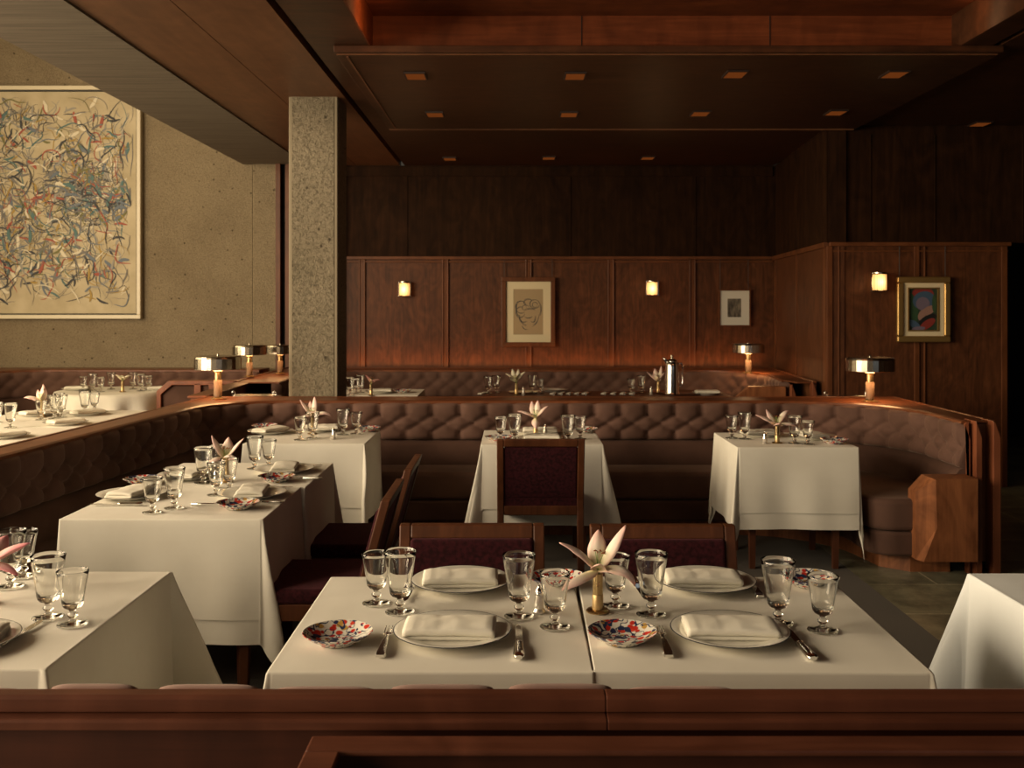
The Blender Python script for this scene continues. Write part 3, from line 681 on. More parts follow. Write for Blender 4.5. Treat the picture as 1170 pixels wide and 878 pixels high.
# ------------------------------------------------------------------ tables and cloths
def cloth_mesh(key, hx, hy, Lh, fl, z0, lift, seed, mat, corner=.16, r0=0.0):
    """square cloth laid over a rectangular top. fl = flare factor for (left,right,near,far)"""
    def pos(u, v):
        px, py = max(-hx, min(hx, u)), max(-hy, min(hy, v)); ex, ey = u - px, v - py
        r = hypot(ex, ey)
        if r < 1e-9:
            d = min(hx - abs(u), hy - abs(v))
            return (u, v, z0 + lift + .0006 * noise.noise(Vector((u * 3 + seed, v * 3, 0))) * min(1, d / .05) - (.0015 if d < .004 else 0))
        cor = abs(ex) > 1e-9 and abs(ey) > 1e-9
        sx = fl[0] if px + ex < 0 else fl[1]; sy = fl[2] if py + ey < 0 else fl[3]
        th = math.atan2(abs(ey), abs(ex)); wx, wy = cos(th) ** 2, sin(th) ** 2
        s = sx * wx + sy * wy
        sgn = (2 if px >= 0 else -2) + (1 if py >= 0 else -1)
        c = corner * max(0, sin(2 * th)) ** 1.7 if cor else 0
        cs = min(sx, sy) if cor else 1
        def wv(a, q): return sin(a * 11 + seed * 1.7 + q) * .5 + sin(a * 23 + seed * 3.1 + q) * .3 + noise.noise(Vector((a * 4, seed + q, r * .8))) * .6
        wave = wx * wv(py, 1) + wy * wv(px, 2)
        fold = -.07 * sin(4 * th) ** 2 if cor else 0
        ramp_ = min(1, r / .35) ** 1.2
        out = .009 * (1 - exp(-r / .006)) * max(s, .25) + lift * max(s, .3) * min(1, r / .01) + r * (.045 * s + c * cs + fold * cs) + .015 * wave * ramp_ * s
        out = max(out, .002 + lift * .3)
        ang = math.atan2(ey, ex)
        if cor and cs > .5: ang += .55 * sin(seed * 2.3 + sgn) * ramp_ * sin(2 * th)
        zz = z0 + lift - sqrt(max(1e-9, r * r - min(out, r * .95) ** 2)) + .004 * (1 - exp(-r / .008))
        zz = min(zz, z0 + lift - .0015) + .006 * noise.noise(Vector((u * 2.2, v * 2.2, seed))) * ramp_
        return (px + out * cos(ang), py + out * sin(ang), max(zz, .015))
    rs = [0, .003, .007, .012, .02] + [.02 + (Lh - .02) * k / 22 for k in range(1, 23)]
    def ins(h):
        n = max(4, int(round(2 * h / .035))); return [-h, -h + .003] + [-h + 2 * h * k / n for k in range(1, n)] + [h - .003, h]
    ax, ay = ins(hx), ins(hy); b = MB()
    b.grid(len(ax), len(ay), lambda i, j: pos(ax[i], ay[j]))
    for sg in (-1, 1):
        b.grid(len(ax), len(rs), lambda i, j: pos(ax[i], sg * (hy + rs[j])))
        b.grid(len(ay), len(rs), lambda i, j: pos(sg * (hx + rs[j]), ay[i]))
        for sh in (-1, 1):
            NT = 36
            def cf(i, j):
                t = pi / 2 * i / NT; m = 1 / max(cos(t), sin(t)) if 0 < i < NT else 1.0
                m = 1 + (m - 1) * min(1, rs[j] / .03)
                return pos(sg * (hx + rs[j] * m * (cos(t) if i < NT else 0)), sh * (hy + rs[j] * m * (sin(t) if i > 0 else 0)))
            b.grid(NT + 1, len(rs), cf)
    me = b.mesh(key, mat, True)
    bm = bmesh.new(); bm.from_mesh(me); bmesh.ops.remove_doubles(bm, verts=bm.verts, dist=2e-5); bmesh.ops.recalc_face_normals(bm, faces=bm.faces)
    for f_ in bm.faces: f_.smooth = True
    bm.to_mesh(me); bm.free(); return me

def make_table(key, x0, x1, y0, y1, where, fl=(1, 1, 1, 1), corner=.16, seed=1, rot=0.0, group='square dining tables', mat='linen', ov1=.49, ov2=.40, wood_legs=True):
    cx, cy = (x0 + x1) / 2, (y0 + y1) / 2; hx, hy = (x1 - x0) / 2, (y1 - y0) / 2
    t = thing('dining_table', 'wooden dining table under white cloths, ' + where, 'table', (cx, cy, 0), (0, 0, rot), group)
    link('tabletop', box(-hx + .006, hx - .006, -hy + .006, hy - .006, .722, .748).mesh('tabletop', M['table_wood']), t, bevel=.004)
    link('apron', MB().box(-hx + .08, hx - .08, -hy + .08, -hy + .10, .64, .722).box(-hx + .08, hx - .08, hy - .10, hy - .08, .64, .722)
         .box(-hx + .08, -hx + .10, -hy + .08, hy - .08, .64, .722).box(hx - .10, hx - .08, -hy + .08, hy - .08, .64, .722).mesh('apron', M['table_wood']), t)
    for sx in (-1, 1):
        for sy in (-1, 1):
            lx, ly = sx * (hx - .10), sy * (hy - .10)
            m = MB(); m.add([(lx - .016, ly - .016, 0), (lx + .016, ly - .016, 0), (lx + .016, ly + .016, 0), (lx - .016, ly + .016, 0),
                             (lx - .026, ly - .026, .72), (lx + .026, ly - .026, .72), (lx + .026, ly + .026, .72), (lx - .026, ly + .026, .72)],
                            [(0, 3, 2, 1), (4, 5, 6, 7), (0, 1, 5, 4), (1, 2, 6, 5), (2, 3, 7, 6), (3, 0, 4, 7)])
            link('leg', m.mesh('leg', M['table_wood']), t)
    o = link('tablecloth', cloth_mesh('tablecloth', hx, hy, ov1, fl, .7485, .0015, seed, M[mat], corner), None, (cx, cy, 0), (0, 0, rot))
    tag(o, 'longer under cloth of the table ' + where, 'tablecloth', 'under tablecloths')
    o = link('table_overlay', cloth_mesh('table_overlay', hx, hy, ov2, fl, .7485, .0075, seed + .15, M[mat], corner + .01), None, (cx, cy, 0), (0, 0, rot))
    tag(o, 'shorter top cloth of the table ' + where, 'tablecloth', 'top tablecloths')
    return t
WH = {
 'A': 'left one of the front pair, centre foreground',
 'B': 'right one of the front pair, centre foreground',
 'C': 'cut off at the lower left photo edge',
 'K': 'empty one at the lower right photo edge',
 'D': 'nearer one of the pair at the left banquette',
 'E': 'farther one of the pair at the left banquette',
 'F': 'in the corner below the concrete column',
 'G': 'middle one in front of the central banquette',
 'H': 'at the right curve of the banquette',
}
make_table('A', -.557, .178, 2.31, 3.09, WH['A'], (1, .12, 1, 1), .2, 1.0)
make_table('B', .194, .955, 2.31, 3.09, WH['B'], (.12, 1, 1, 1), .2, 2.0, rot=radians(-.8))
make_table('C', -1.87, -1.108, 2.33, 3.15, WH['C'], (.6, 1, 1, 1), .34, 3.3)
make_table('K', 1.45, 2.25, 2.36, 3.13, WH['K'], (1, 1, 1, 1), .30, 4.4, mat='linen_daylight_tint')
make_table('D', -1.80, -1.010, 3.96, 4.645, WH['D'], (.3, .8, 1, .12), .16, 5.6)
make_table('E', -1.78, -.990, 4.66, 5.35, WH['E'], (.3, .8, .12, .8), .16, 6.2)
make_table('F', -1.66, -.935, 6.12, 6.80, WH['F'], (.5, 1, 1, .2), .16, 7.1)
make_table('G', -.190, .525, 6.08, 6.77, WH['G'], (1, 1, 1, .3), .17, 8.3)
make_table('H', 1.348, 2.055, 5.97, 6.64, WH['H'], (1, .25, 1, .5), .10, 9.4)

# ------------------------------------------------------------------ chairs
def chair(x, y, rz, label):
    t = thing('dining_chair', label, 'chair', (x, y, 0), (0, 0, rz), 'walnut and burgundy dining chairs')
    W = .255; cw = M['chair_wood']
    # faces local +Y ; back is at -Y, leaning back towards -Y at the top
    def post(s):
        b = MB(); zs = [(0, -.30), (.40, -.235), (.46, -.235), (.83, -.335)]
        pts = [(s * (W - .02), yy, z) for z, yy in zs]
        vs = []
        for (X, Y, Z) in pts: vs += [(X - .02, Y - .019, Z), (X + .02, Y - .019, Z), (X + .02, Y + .019, Z), (X - .02, Y + .019, Z)]
        fs = [(0, 3, 2, 1), (12, 13, 14, 15)]
        for k in range(3):
            for q in range(4): a = 4 * k + q; c = 4 * k + (q + 1) % 4; fs.append((a, c, c + 4, a + 4))
        b.add(vs, fs); return b
    for s in (-1, 1):
        link('back_post', cm('chair_post%d' % s, lambda: post(s).mesh('back_post', cw)), t, bevel=.005)
    for s in (-1, 1):
        def fleg():
            b = MB(); X = s * (W - .022)
            b.add([(X - .015, .215, 0), (X + .015, .215, 0), (X + .015, .245, 0), (X - .015, .245, 0), (X - .022, .20, .42), (X + .022, .20, .42), (X + .022, .245, .42), (X - .022, .245, .42)],
                  [(0, 3, 2, 1), (4, 5, 6, 7), (0, 1, 5, 4), (1, 2, 6, 5), (2, 3, 7, 6), (3, 0, 4, 7)]); return b.mesh('leg', cw)
        link('leg', cm('chair_fleg%d' % s, fleg), t, bevel=.004)
    def rail(z0, z1, dy0, dy1, key):
        y0 = -.235 - (z0 - .46) / .37 * .10; y1 = -.235 - (z1 - .46) / .37 * .10
        b = MB(); x0, x1 = -W + .04, W - .04
        b.add([(x0, y0 - dy0, z0), (x1, y0 - dy0, z0), (x1, y0 + dy1, z0), (x0, y0 + dy1, z0), (x0, y1 - dy0, z1), (x1, y1 - dy0, z1), (x1, y1 + dy1, z1), (x0, y1 + dy1, z1)],
              [(0, 3, 2, 1), (4, 5, 6, 7), (0, 1, 5, 4), (1, 2, 6, 5), (2, 3, 7, 6), (3, 0, 4, 7)])
        return b
    link('top_rail', cm('ch_top', lambda: rail(.785, .83, .019, .019, 't').mesh('top_rail', cw)), t, bevel=.005)
    link('bottom_rail', cm('ch_bot', lambda: MB().box(-W + .04, W - .04, -.252, -.216, .37, .425).mesh('bottom_rail', cw)), t, bevel=.004)
    link('back_upholstery', cm('ch_back', lambda: rail(.47, .785, .012, .030, 'b').mesh('back_upholstery', M['burgundy'])), t, bevel=.012, seg=3)
    link('back_fill', cm('ch_backf', lambda: MB().box(-W + .04, W - .04, -.246, -.216, .425, .472).mesh('back_fill', M['burgundy'])), t)
    link('seat', cm('ch_seat', lambda: MB().box(-W + .004, W - .004, -.212, .25, .415, .475).mesh('seat', M['burgundy'])), t, bevel=.022, seg=4)
    def sf():
        b = MB().box(-W + .044, W - .044, .205, .235, .35, .415)
        for s in (-1, 1): b.box(s * (W - .022) - .014, s * (W - .022) + .014, -.215, .20, .35, .415)
        return b.mesh('seat_frame', cw)
    link('seat_frame', cm('ch_sf', sf), t, bevel=.003)
    return t
# back reference line: at z=.83 the back sits .335 behind the seat centre
chair(.085 - .01, 3.20, pi, 'burgundy chair behind the left front table, its back facing away, left of the big lily') if False else None
chair(-.150, 3.185, pi, 'burgundy-backed walnut chair at the far side of the left front table')
chair(.520, 3.175, pi, 'burgundy-backed walnut chair at the far side of the right front table, behind the lily')
chair(.152, 6.10, 0, 'walnut chair with its dark back to the viewer, drawn up to the middle banquette table')
chair(-.845, 4.19, pi / 2, 'nearer of the two side-on chairs at the left banquette tables, burgundy seat')
chair(-.835, 4.93, pi / 2, 'farther of the two side-on chairs at the left banquette tables, burgundy seat')

# ------------------------------------------------------------------ tableware
THIN = False
def glass_mesh(kind):
    if kind == 'tall': Hh, R, rb, fo = .168, .0455, .026, .041
    else: Hh, R, rb, fo = .142, .0410, .0245, .040
    zb = .048
    prof = [(.0005, 0.0015), (fo * .6, .0008), (fo - .001, 0), (fo, .0018), (fo - .002, .0035), (fo * .5, .0065), (.011, .010), (.0075, .014), (.0085, .018), (.0135, .023), (.0135, .028), (.0085, .032),
            (.0080, .036), (.012, .041), (rb * .85, .045), (rb + .001, zb + .003), (rb + .003, zb + .010)]
    n = 8
    for k in range(1, n + 1):
        q = k / n; prof.append((rb + .003 + (R - rb - .003) * (q ** 1.1), zb + .010 + (Hh - zb - .010) * q))
    prof.append((R - .0008, Hh + .0008))
    inn = [(R - .0012, Hh)]
    for k in range(1, n + 1):
        q = 1 - k / n; inn.append((rb + .0005 + (R - .0012 - rb - .0005) * (q ** 1.1), zb + .014 + (Hh - zb - .014) * q))
    inn += [(rb - .004, zb + .0105), (rb * .5, zb + .009), (.0005, zb + .0085)]
    b = MB().lathe(prof + inn, 36, close=True)
    for q, f in enumerate(b.f):
        if THIN and sum(b.v[k][2] for k in f) / len(f) > zb + .016: b.fm[q] = 1
    return b.mesh('glass_' + kind, [M['glass'], M['thin_glass']], True)
GL = {'tall': 'taller clear goblet', 'short': 'shorter clear goblet'}
def glass(kind, px, py, where, z=TZ, scale=1.0):
    x, y = at(px, py, z)
    o = link('goblet', cm('g' + kind, lambda: glass_mesh(kind)), None, (x, y, z + .001), (0, 0, px * .3)); o.scale = (scale,) * 3
    return tag(o, GL[kind] + ' ' + where, 'glass', 'stemmed glasses set on the tables')
def plate_mesh():
    p = [(.0005, .004), (.085, .004), (.090, .0), (.095, .0), (.098, .004), (.120, .010), (.150, .019), (.1515, .0205), (.150, .0215), (.120, .0135), (.100, .0085), (.092, .0068), (.0005, .0065)]
    return MB().lathe(p, 64).mesh('plate', M['plate'], True, 60)
def plate(x, y, label, z=TZ):
    o = link('dinner_plate', cm('plate', plate_mesh), None, (x, y, z)); return tag(o, label, 'plate', 'white dinner plates')
def dish_mesh():
    p = [(.0005, .003), (.040, .003), (.043, 0), (.047, 0), (.050, .004), (.070, .014), (.0865, .0265), (.088, .028), (.0865, .029), (.068, .0175), (.050, .009), (.040, .0065), (.0005, .006)]
    return MB().lathe(p, 48).mesh('dish', M['imari'], True, 60)
def dish(px, py, label, z=TZ):
    x, y = at(px, py, z)
    o = link('bread_plate', cm('dish', dish_mesh), None, (x, y, z), (0, 0, px)); return tag(o, label, 'plate', 'patterned red and blue bread plates')
def napkin_mesh():
    hw = .056; t = .0075; pts = []
    levels = 3
    z = t / 2; d = 1
    for l in range(levels):
        for k in range(13):
            q = k / 12; y = (-hw + 2 * hw * q) * d
            pts.append((y * (1 - .015 * l), z + (.0035 * sin(pi * q) if l == levels - 1 else 0)))
        if l < levels - 1:
            for k in range(1, 6):
                a = -pi / 2 + pi * k / 6; pts.append((hw * d + d * t * .55 * cos(a), z + t * .55 + t * .55 * sin(a)))
            z += t * 1.1; d = -d
    nx = 26; b = MB()
    def fn(i, j):
        y, zz = pts[j]; u = i / (nx - 1) * 2 - 1
        x = u * .112 * (1 + .012 * noise.noise(Vector((zz * 160, y * 9, 1)))) 
        zz2 = zz + .0022 * noise.noise(Vector((x * 24, y * 22, 3))) * (zz / .02) + .0012 * noise.noise(Vector((x * 60, y * 12, 8)))
        droop = -.003 * max(0, abs(u) - .85) / .15
        return (x, y, max(.0036, zz2 + droop * zz / .02))
    b.grid(nx, len(pts), fn)
    return b.mesh('napkin', M['napkin'], True)
def napkin(x, y, rz, label, z=TZ + .0075, s=1.0):
    o = link('napkin', cm('napkin', napkin_mesh), None, (x, y, z), (0, 0, rz), solid=.0068)
    o.scale = (s, s, 1.25)
    return tag(o, label, 'napkin', 'folded linen napkins')
def fork_mesh():
    b = MB(); L0 = .195
    # handle with ridged end, then neck and tines along +Y
    def bar(y0, y1, w0, w1, z0, z1, th=.004, x=0):
        b.add([(x - w0, y0, z0), (x + w0, y0, z0), (x + w1, y1, z1), (x - w1, y1, z1), (x - w0 * .8, y0, z0 + th), (x + w0 * .8, y0, z0 + th), (x + w1 * .8, y1, z1 + th), (x - w1 * .8, y1, z1 + th)],
              [(0, 3, 2, 1), (4, 5, 6, 7), (0, 1, 5, 4), (1, 2, 6, 5), (2, 3, 7, 6), (3, 0, 4, 7)])
    bar(-.098, -.085, .010, .0125, .001, .002, .007); bar(-.085, -.005, .0125, .008, .002, .004, .008); bar(-.005, .008, .0075, .0045, .004, .005, .006)
    bar(.008, .030, .0040, .0055, .005, .007); bar(.030, .042, .0055, .0125, .007, .006, .003); bar(.042, .055, .0125, .0125, .006, .004, .003)
    for x in (-.0108, -.0036, .0036, .0108): bar(.055, .098, .0018, .0011, .004, .007, .0022, x)
    return b.mesh('fork', M['silver'], False)
def knife_meshes():
    h = MB(); 
    prof = [(-.118, .008), (-.112, .0125), (-.09, .0128), (-.03, .0098), (-.022, .0115), (-.016, .008)]
    n = 10; vs = []; fs = []
    for y, r in prof:
        for k in range(n):
            a = 2 * pi * k / n; vs.append((r * cos(a), y, .0075 + r * .62 * sin(a)))
    for j in range(len(prof) - 1):
        for k in range(n): fs.append((j * n + k, j * n + (k + 1) % n, (j + 1) * n + (k + 1) % n, (j + 1) * n + k))
    fs += [tuple(range(n)), tuple(range((len(prof) - 1) * n, len(prof) * n))]
    h.add(vs, fs)
    bl = MB(); pts = [(-.007, -.016), (.007, -.016), (.0095, .0), (.0095, .07), (.006, .098), (-.001, .110), (-.007, .09), (-.007, .02)]
    bl.prism(pts, 'z', .004, .0058)
    return h.mesh('handle', M['silver'], True, 50), bl.mesh('blade', M['silver'])
def cutlery(kind, p0, p1, label, z=TZ):
    """p0 = handle end pixel, p1 = tip pixel"""
    a = Vector(at(*p0, z)); c = Vector(at(*p1, z)); mid = (a + c) / 2; d = c - a
    rz = math.atan2(d.y, d.x) - pi / 2; s = max(.75, min(1.1, d.length / (.20 if kind != 'knife' else .228)))
    return place_cut(kind, mid.x, mid.y, rz, label, z, s)
def place_cut(kind, x, y, rz, label, z=TZ, s=1.0):
    if kind == 'fork':
        o = link('fork', cm('fork', fork_mesh), None, (x, y, z + .0005), (0, 0, rz), bevel=.0006, seg=1); o.scale = (s, s, 1)
        return tag(o, label, 'fork', 'silver table forks')
    t = thing('table_knife', label, 'knife', (x, y, z + .0005), (0, 0, rz), 'silver table knives'); t.scale = (s, s, 1)
    km = cm('knife', knife_meshes); link('handle', km[0], t); link('blade', km[1], t); return t
def spoon_mesh():
    b = MB(); b.tube([(0, -.09, .004), (0, -.04, .004), (0, 0, .005), (0, .03, .007), (0, .05, .006)], [.006, .0055, .004, .0028, .003], 8)
    b.lathe([(.0005, -.003), (.010, -.0015), (.0185, .003), (.017, .0035), (.009, 0), (.0005, -.001)], 16, (0, .068, .005))
    return b.mesh('spoon', M['silver'], True)
def spoon(x, y, rz, label, z=TZ):
    o = link('spoon', cm('spoon', spoon_mesh), None, (x, y, z + .002), (0, 0, rz)); return tag(o, label, 'spoon', 'silver spoons')
def shaker(px, py, label, z=TZ, s=1.0):
    x, y = at(px, py, z)
    t = thing('salt_shaker', label, 'shaker', (x, y, z), group='small silver shakers'); t.scale = (s, s, s)
    link('body', cm('sh_b', lambda: MB().lathe([(.0005, 0), (.017, 0), (.0175, .004), (.013, .012), (.014, .03), (.011, .045), (.0105, .047), (.0005, .047)], 12).mesh('body', M['shaker_glass'], False)), t)
    link('cap', cm('sh_c', lambda: MB().lathe([(.0005, .0475), (.0115, .0475), (.012, .055), (.009, .064), (.0045, .068), (.004, .073), (.0005, .075)], 16).mesh('cap', M['silver'], True, 50)), t)
def petal_mesh(key, length, width, bend, droop, mat, cup=.5):
    b = MB(); nu, nv = 9, 16
    def fn(i, j):
        v = j / (nv - 1); u = i / (nu - 1) * 2 - 1
        w = width * (sin(pi * min(1, v * .93 + .05)) ** .8) * (1 - .15 * v) + .0022 * (1 - v)
        # centre line curls outwards: angle from the flower axis
        a = droop + bend * v * v
        # integrate approx
        r = 0; z = 0; n = 12
        for k in range(n):
            q = v * (k + .5) / n; aa = droop + bend * q ** 1.6; r += sin(aa) * length * v / n; z += cos(aa) * length * v / n
        aa = droop + bend * v ** 1.6
        nx, nz = cos(aa), -sin(aa)
        c = cup * w * (u * u) * -1 + .12 * w * (1 - abs(u)) * 1
        rip = .05 * w * sin(v * 14 + u * 2) * abs(u)
        return (r - nx * (c * 1) + 0, u * w, z - nz * c + rip + .0)
    b.grid(nu, nv, fn, uv=True); return b.mesh('petal', M[mat], True)
def lily(x, y, z, scale, tilt, label, mat='petal', petals=None, zrot=0, stem=.11):
    """petals: list of (azimuth deg, droop, bend, length)"""
    t = thing('lily', label, 'flower', (x, y, z), group='single lilies in the table vases')
    head = Matrix.Rotation(zrot, 4, 'Z') @ Matrix.Rotation(tilt, 4, 'Y')
    petals = petals or [(a, .45 + .1 * (i % 2), 1.25 + .25 * ((i * 7) % 3), .095) for i, a in enumerate((0, 62, 118, 180, 240, 300))]
    for k, (az, dr, be, ln) in enumerate(petals):
        me = cm(('pt', mat, dr, be, ln), lambda: petal_mesh('p', ln, .023 if k % 2 else .029, be, dr, mat))
        o = link('petal', me, t, solid=.0009); o.rotation_euler = (head @ Matrix.Rotation(radians(az), 4, 'Z')).to_euler(); o.scale = (scale,) * 3
    for k in range(5):
        def st():
            b = MB(); b.tube([(0, 0, 0), (.006, 0, .025), (.014, 0, .048)], [.0011, .0009, .0008], 6, 0)
            b.tube([(.010, -.004, .049), (.014, 0, .051), (.018, .004, .049)], [.0012, .0022, .0012], 6, 1); return b.mesh('stamen', [M['green'], M['pollen']], True)
        o = link('stamen', cm('stamen', st), t); o.rotation_euler = (head @ Matrix.Rotation(radians(72 * k + 15), 4, 'Z')).to_euler(); o.scale = (scale,) * 3
    o = link('stem', cm(('lstem', stem), lambda: MB().tube([(0, 0, -stem), (.001, 0, -stem / 2), (0, 0, .004)], [.0025, .0025, .0045], 8).mesh('stem', M['green'], True)), t)
    return t
def vase(x, y, label, z=TZ, h=.105, s=1.0):
    t = thing('bud_vase', label, 'vase', (x, y, z), group='small brass bud vases'); t.scale = (s, s, s)
    link('base', cm('v_b', lambda: MB().lathe([(.0005, 0), (.032, 0), (.033, .003), (.030, .006), (.012, .008), (.0005, .008)], 32).mesh('base', M['brass'], True, 50)), t)
    link('lower_sleeve', cm('v_l', lambda: MB().lathe([(.0005, .0082), (.0155, .0082), (.0155, .047), (.0150, .048), (.0005, .048)], 28).mesh('lower_sleeve', M['gold_lip'], True, 50)), t)
    link('tube', cm('v_t', lambda: MB().lathe([(.0005, .0485), (.0142, .0485), (.0142, .105), (.0125, .106), (.0125, .052), (.0005, .052)], 28).mesh('tube', M['brass'], True, 50)), t)

# ---- front pair of tables
LA, LB = 'left front table', 'right front table'
xA, yA = at(517, 727); plate(xA, yA, 'near dinner plate with dark rim line on the left front table')
napkin(xA - .005, yA, radians(-1), 'folded napkin on the near plate of the left front table', s=1.03)
x, y = at(527, 669); plate(x, y, 'far dinner plate on the left front table'); napkin(x - .002, y, radians(2), 'folded napkin on the far plate of the left front table')
dish(386, 734, 'patterned bread plate at the left corner of the left front table')
dish(637, 669, 'patterned bread plate seen through glass at the far right of the left front table')
cutlery('fork', (433, 756), (448, 716), 'fork beside the near plate of the left front table')
cutlery('knife', (593, 757), (592, 714), 'knife right of the near plate on the left front table')
cutlery('knife', (476, 665), (462, 690), 'knife beside the far plate of the left front table')
glass('short', 430, 690, 'leftmost on the left front table'); glass('tall', 457, 700, 'beside a shorter one at the left of the left front table')
glass('tall', 593, 705, 'right of the plates on the left front table'); glass('short', 634, 717, 'near the seam on the left front table')
shaker(616, 700, 'silver shaker between two goblets on the left front table')
xB, yB_ = at(834, 727); plate(xB, yB_, 'near dinner plate with dark rim line on the right front table')
napkin(xB + .0, yB_, radians(-2), 'folded napkin on the near plate of the right front table', s=1.03)
x, y = at(806, 669); plate(x, y, 'far dinner plate on the right front table'); napkin(x - .01, y, radians(-2), 'folded napkin on the far plate of the right front table')
dish(711, 733, 'patterned bread plate at the near left of the right front table')
dish(925, 669, 'patterned bread plate at the far right corner of the right front table')
cutlery('fork', (766, 756), (751, 716), 'fork beside the near plate of the right front table')
cutlery('knife', (931, 758), (893, 715), 'knife slanting right of the near plate on the right front table')
cutlery('fork', (869, 684), (851, 660), 'fork beside the far plate of the right front table')
cutlery('knife', (722, 662), (738, 686), 'knife left of the far plate on the right front table')
glass('short', 703, 693, 'behind the brass vase on the right front table'); glass('tall', 744, 703, 'just right of the lily on the right front table')
glass('tall', 889, 713, 'right of the near plate on the right front table'); glass('short', 940, 721, 'rightmost on the right front table')
x, y = at(683, 699); vase(x, y, 'brass bud vase holding the large lily on the right front table')
lily(x, y, TZ + .115, 1.0, radians(8), 'large pale pink lily in the centre foreground', 'petal',
     [(14, .32, .35, .145), (184, .80, .75, .135), (-22, 1.0, 2.0, .135), (212, 1.75, .8, .125), (100, .30, .3, .11), (268, .9, .5, .065)])
# ---- lower left table
glass('tall', 55, 706, 'behind the short one at the lower left table'); glass('short', 83, 714, 'nearest the edge of the lower left table')
glass('tall', 12, 671, 'at the left frame edge on the lower left table'); glass('short', 27, 659, 'farthest back on the lower left table')
cutlery('knife', (-8, 745), (50, 710), 'knife lying by the left frame edge on the lower left table')
x, y = at(-52, 738); plate(x, y, 'dinner plate cut off by the left frame edge'); napkin(x, y, .2, 'napkin on the plate cut off by the left frame edge')
x, y = at(-16, 690); vase(x, y, 'brass bud vase just outside the left frame edge on the lower left table')
lily(x, y, TZ + .115, 1.05, radians(18), 'deep pink lily reaching in at the left frame edge', 'petal_pink',
     [(-8, .62, .55, .14), (-20, 1.1, 1.0, .12), (150, .6, .9, .11), (200, .8, 1.0, .11), (90, .6, .8, .1), (265, .9, .8, .09)])
# ---- left banquette pair
def setting(px, py, table, side, facing, with_dish=None, kn=None):
    x, y = at(px, py); plate(x, y, 'white dinner plate %s of the %s' % (side, table))
    napkin(x, y, facing, 'folded napkin on the plate %s of the %s' % (side, table)); return x, y
T1, T2 = 'nearer left banquette table', 'farther left banquette table'
x, y = setting(151, 568, T1, 'on the banquette side', radians(80)); place_cut('knife', x + .0, y - .19, pi / 2 , 'knife near the front edge of the nearer left banquette table'); 
dish(163, 553, 'patterned bread plate behind the plate on the banquette side of the nearer left banquette table')
x, y = setting(288, 567, T1, 'on the chair side', radians(96)); place_cut('knife', x + .03, y + .19, -pi / 2, 'knife behind the chair-side plate of the ' + T1)
place_cut('fork', x + .08, y - .165, pi / 2, 'fork beside the chair-side plate of the ' + T1)
dish(272, 581, 'patterned bread plate near the front right of the nearer left banquette table')
spoon(*at(243, 578), -pi / 2, 'butter spoon by the bread plate of the nearer left banquette table')
x, y = setting(216, 546, T2, 'on the banquette side', radians(85))
x, y = setting(325, 539, T2, 'on the chair side', radians(97)); place_cut('knife', x + .05, y + .175, -pi / 2, 'knife behind the chair-side plate of the ' + T2)
dish(316, 550, 'patterned bread plate at the chair side of the farther left banquette table')
place_cut('fork', *at(345, 548), pi / 2, 'fork by the chair-side bread plate of the ' + T2)
glass('short', 174, 586, 'nearest the front of the nearer left banquette table'); glass('tall', 199, 581, 'second from left on the nearer left banquette table')
glass('tall', 232, 552, 'left of the lily on the left banquette tables'); glass('short', 247, 566, 'in front of the lily cluster on the left banquette tables')
glass('tall', 250, 549, 'behind the lily cluster on the left banquette tables'); glass('short', 262, 560, 'right under the lily on the left banquette tables')
glass('tall', 291, 536, 'left of the pair behind the lily, farther left banquette table'); glass('short', 307, 534, 'right of the pair behind the lily, farther left banquette table')
shaker(246, 557, 'silver shaker amid the goblets on the left banquette tables')
x, y = at(258, 551); vase(x, y, 'brass bud vase among goblets on the left banquette tables')
lily(x, y, TZ + .112, 1.0, radians(2), 'pink lily with upright petals on the left banquette tables', 'petal',
     [(175, .50, .25, .13), (5, .55, .35, .13), (-50, 1.0, 1.6, .12), (230, 1.2, 1.6, .11), (95, .4, .3, .11), (300, .9, 1.8, .11)])
# ---- table below the column
T3 = 'table below the concrete column'
x, y = setting(309, 495, T3, 'on the left side', radians(60)); x2, y2 = setting(368, 492, T3, 'at the back', radians(5))
dish(302, 490, 'patterned bread plate at the back left of the table below the concrete column'); dish(420, 493, 'patterned bread plate at the right edge of the table below the concrete column')
glass('short', 343, 503, 'left one in front of the column table lily'); glass('tall', 357, 501, 'beneath the lily on the column table')
glass('tall', 392, 497, 'left one of the right pair on the column table'); glass('short', 407, 496, 'rightmost on the column table')
shaker(381, 502, 'silver shaker at the front of the column table')
x, y = at(357, 496); vase(x, y, 'brass bud vase on the table below the concrete column')
lily(x, y, TZ + .118, 1.05, radians(0), 'pale lily standing before the concrete column', 'petal',
     [(170, .55, .35, .13), (60, .12, .1, .12), (-5, 1.0, 1.5, .135), (215, 1.3, 1.4, .11), (-60, 1.0, 1.0, .10), (120, .3, .3, .10)])
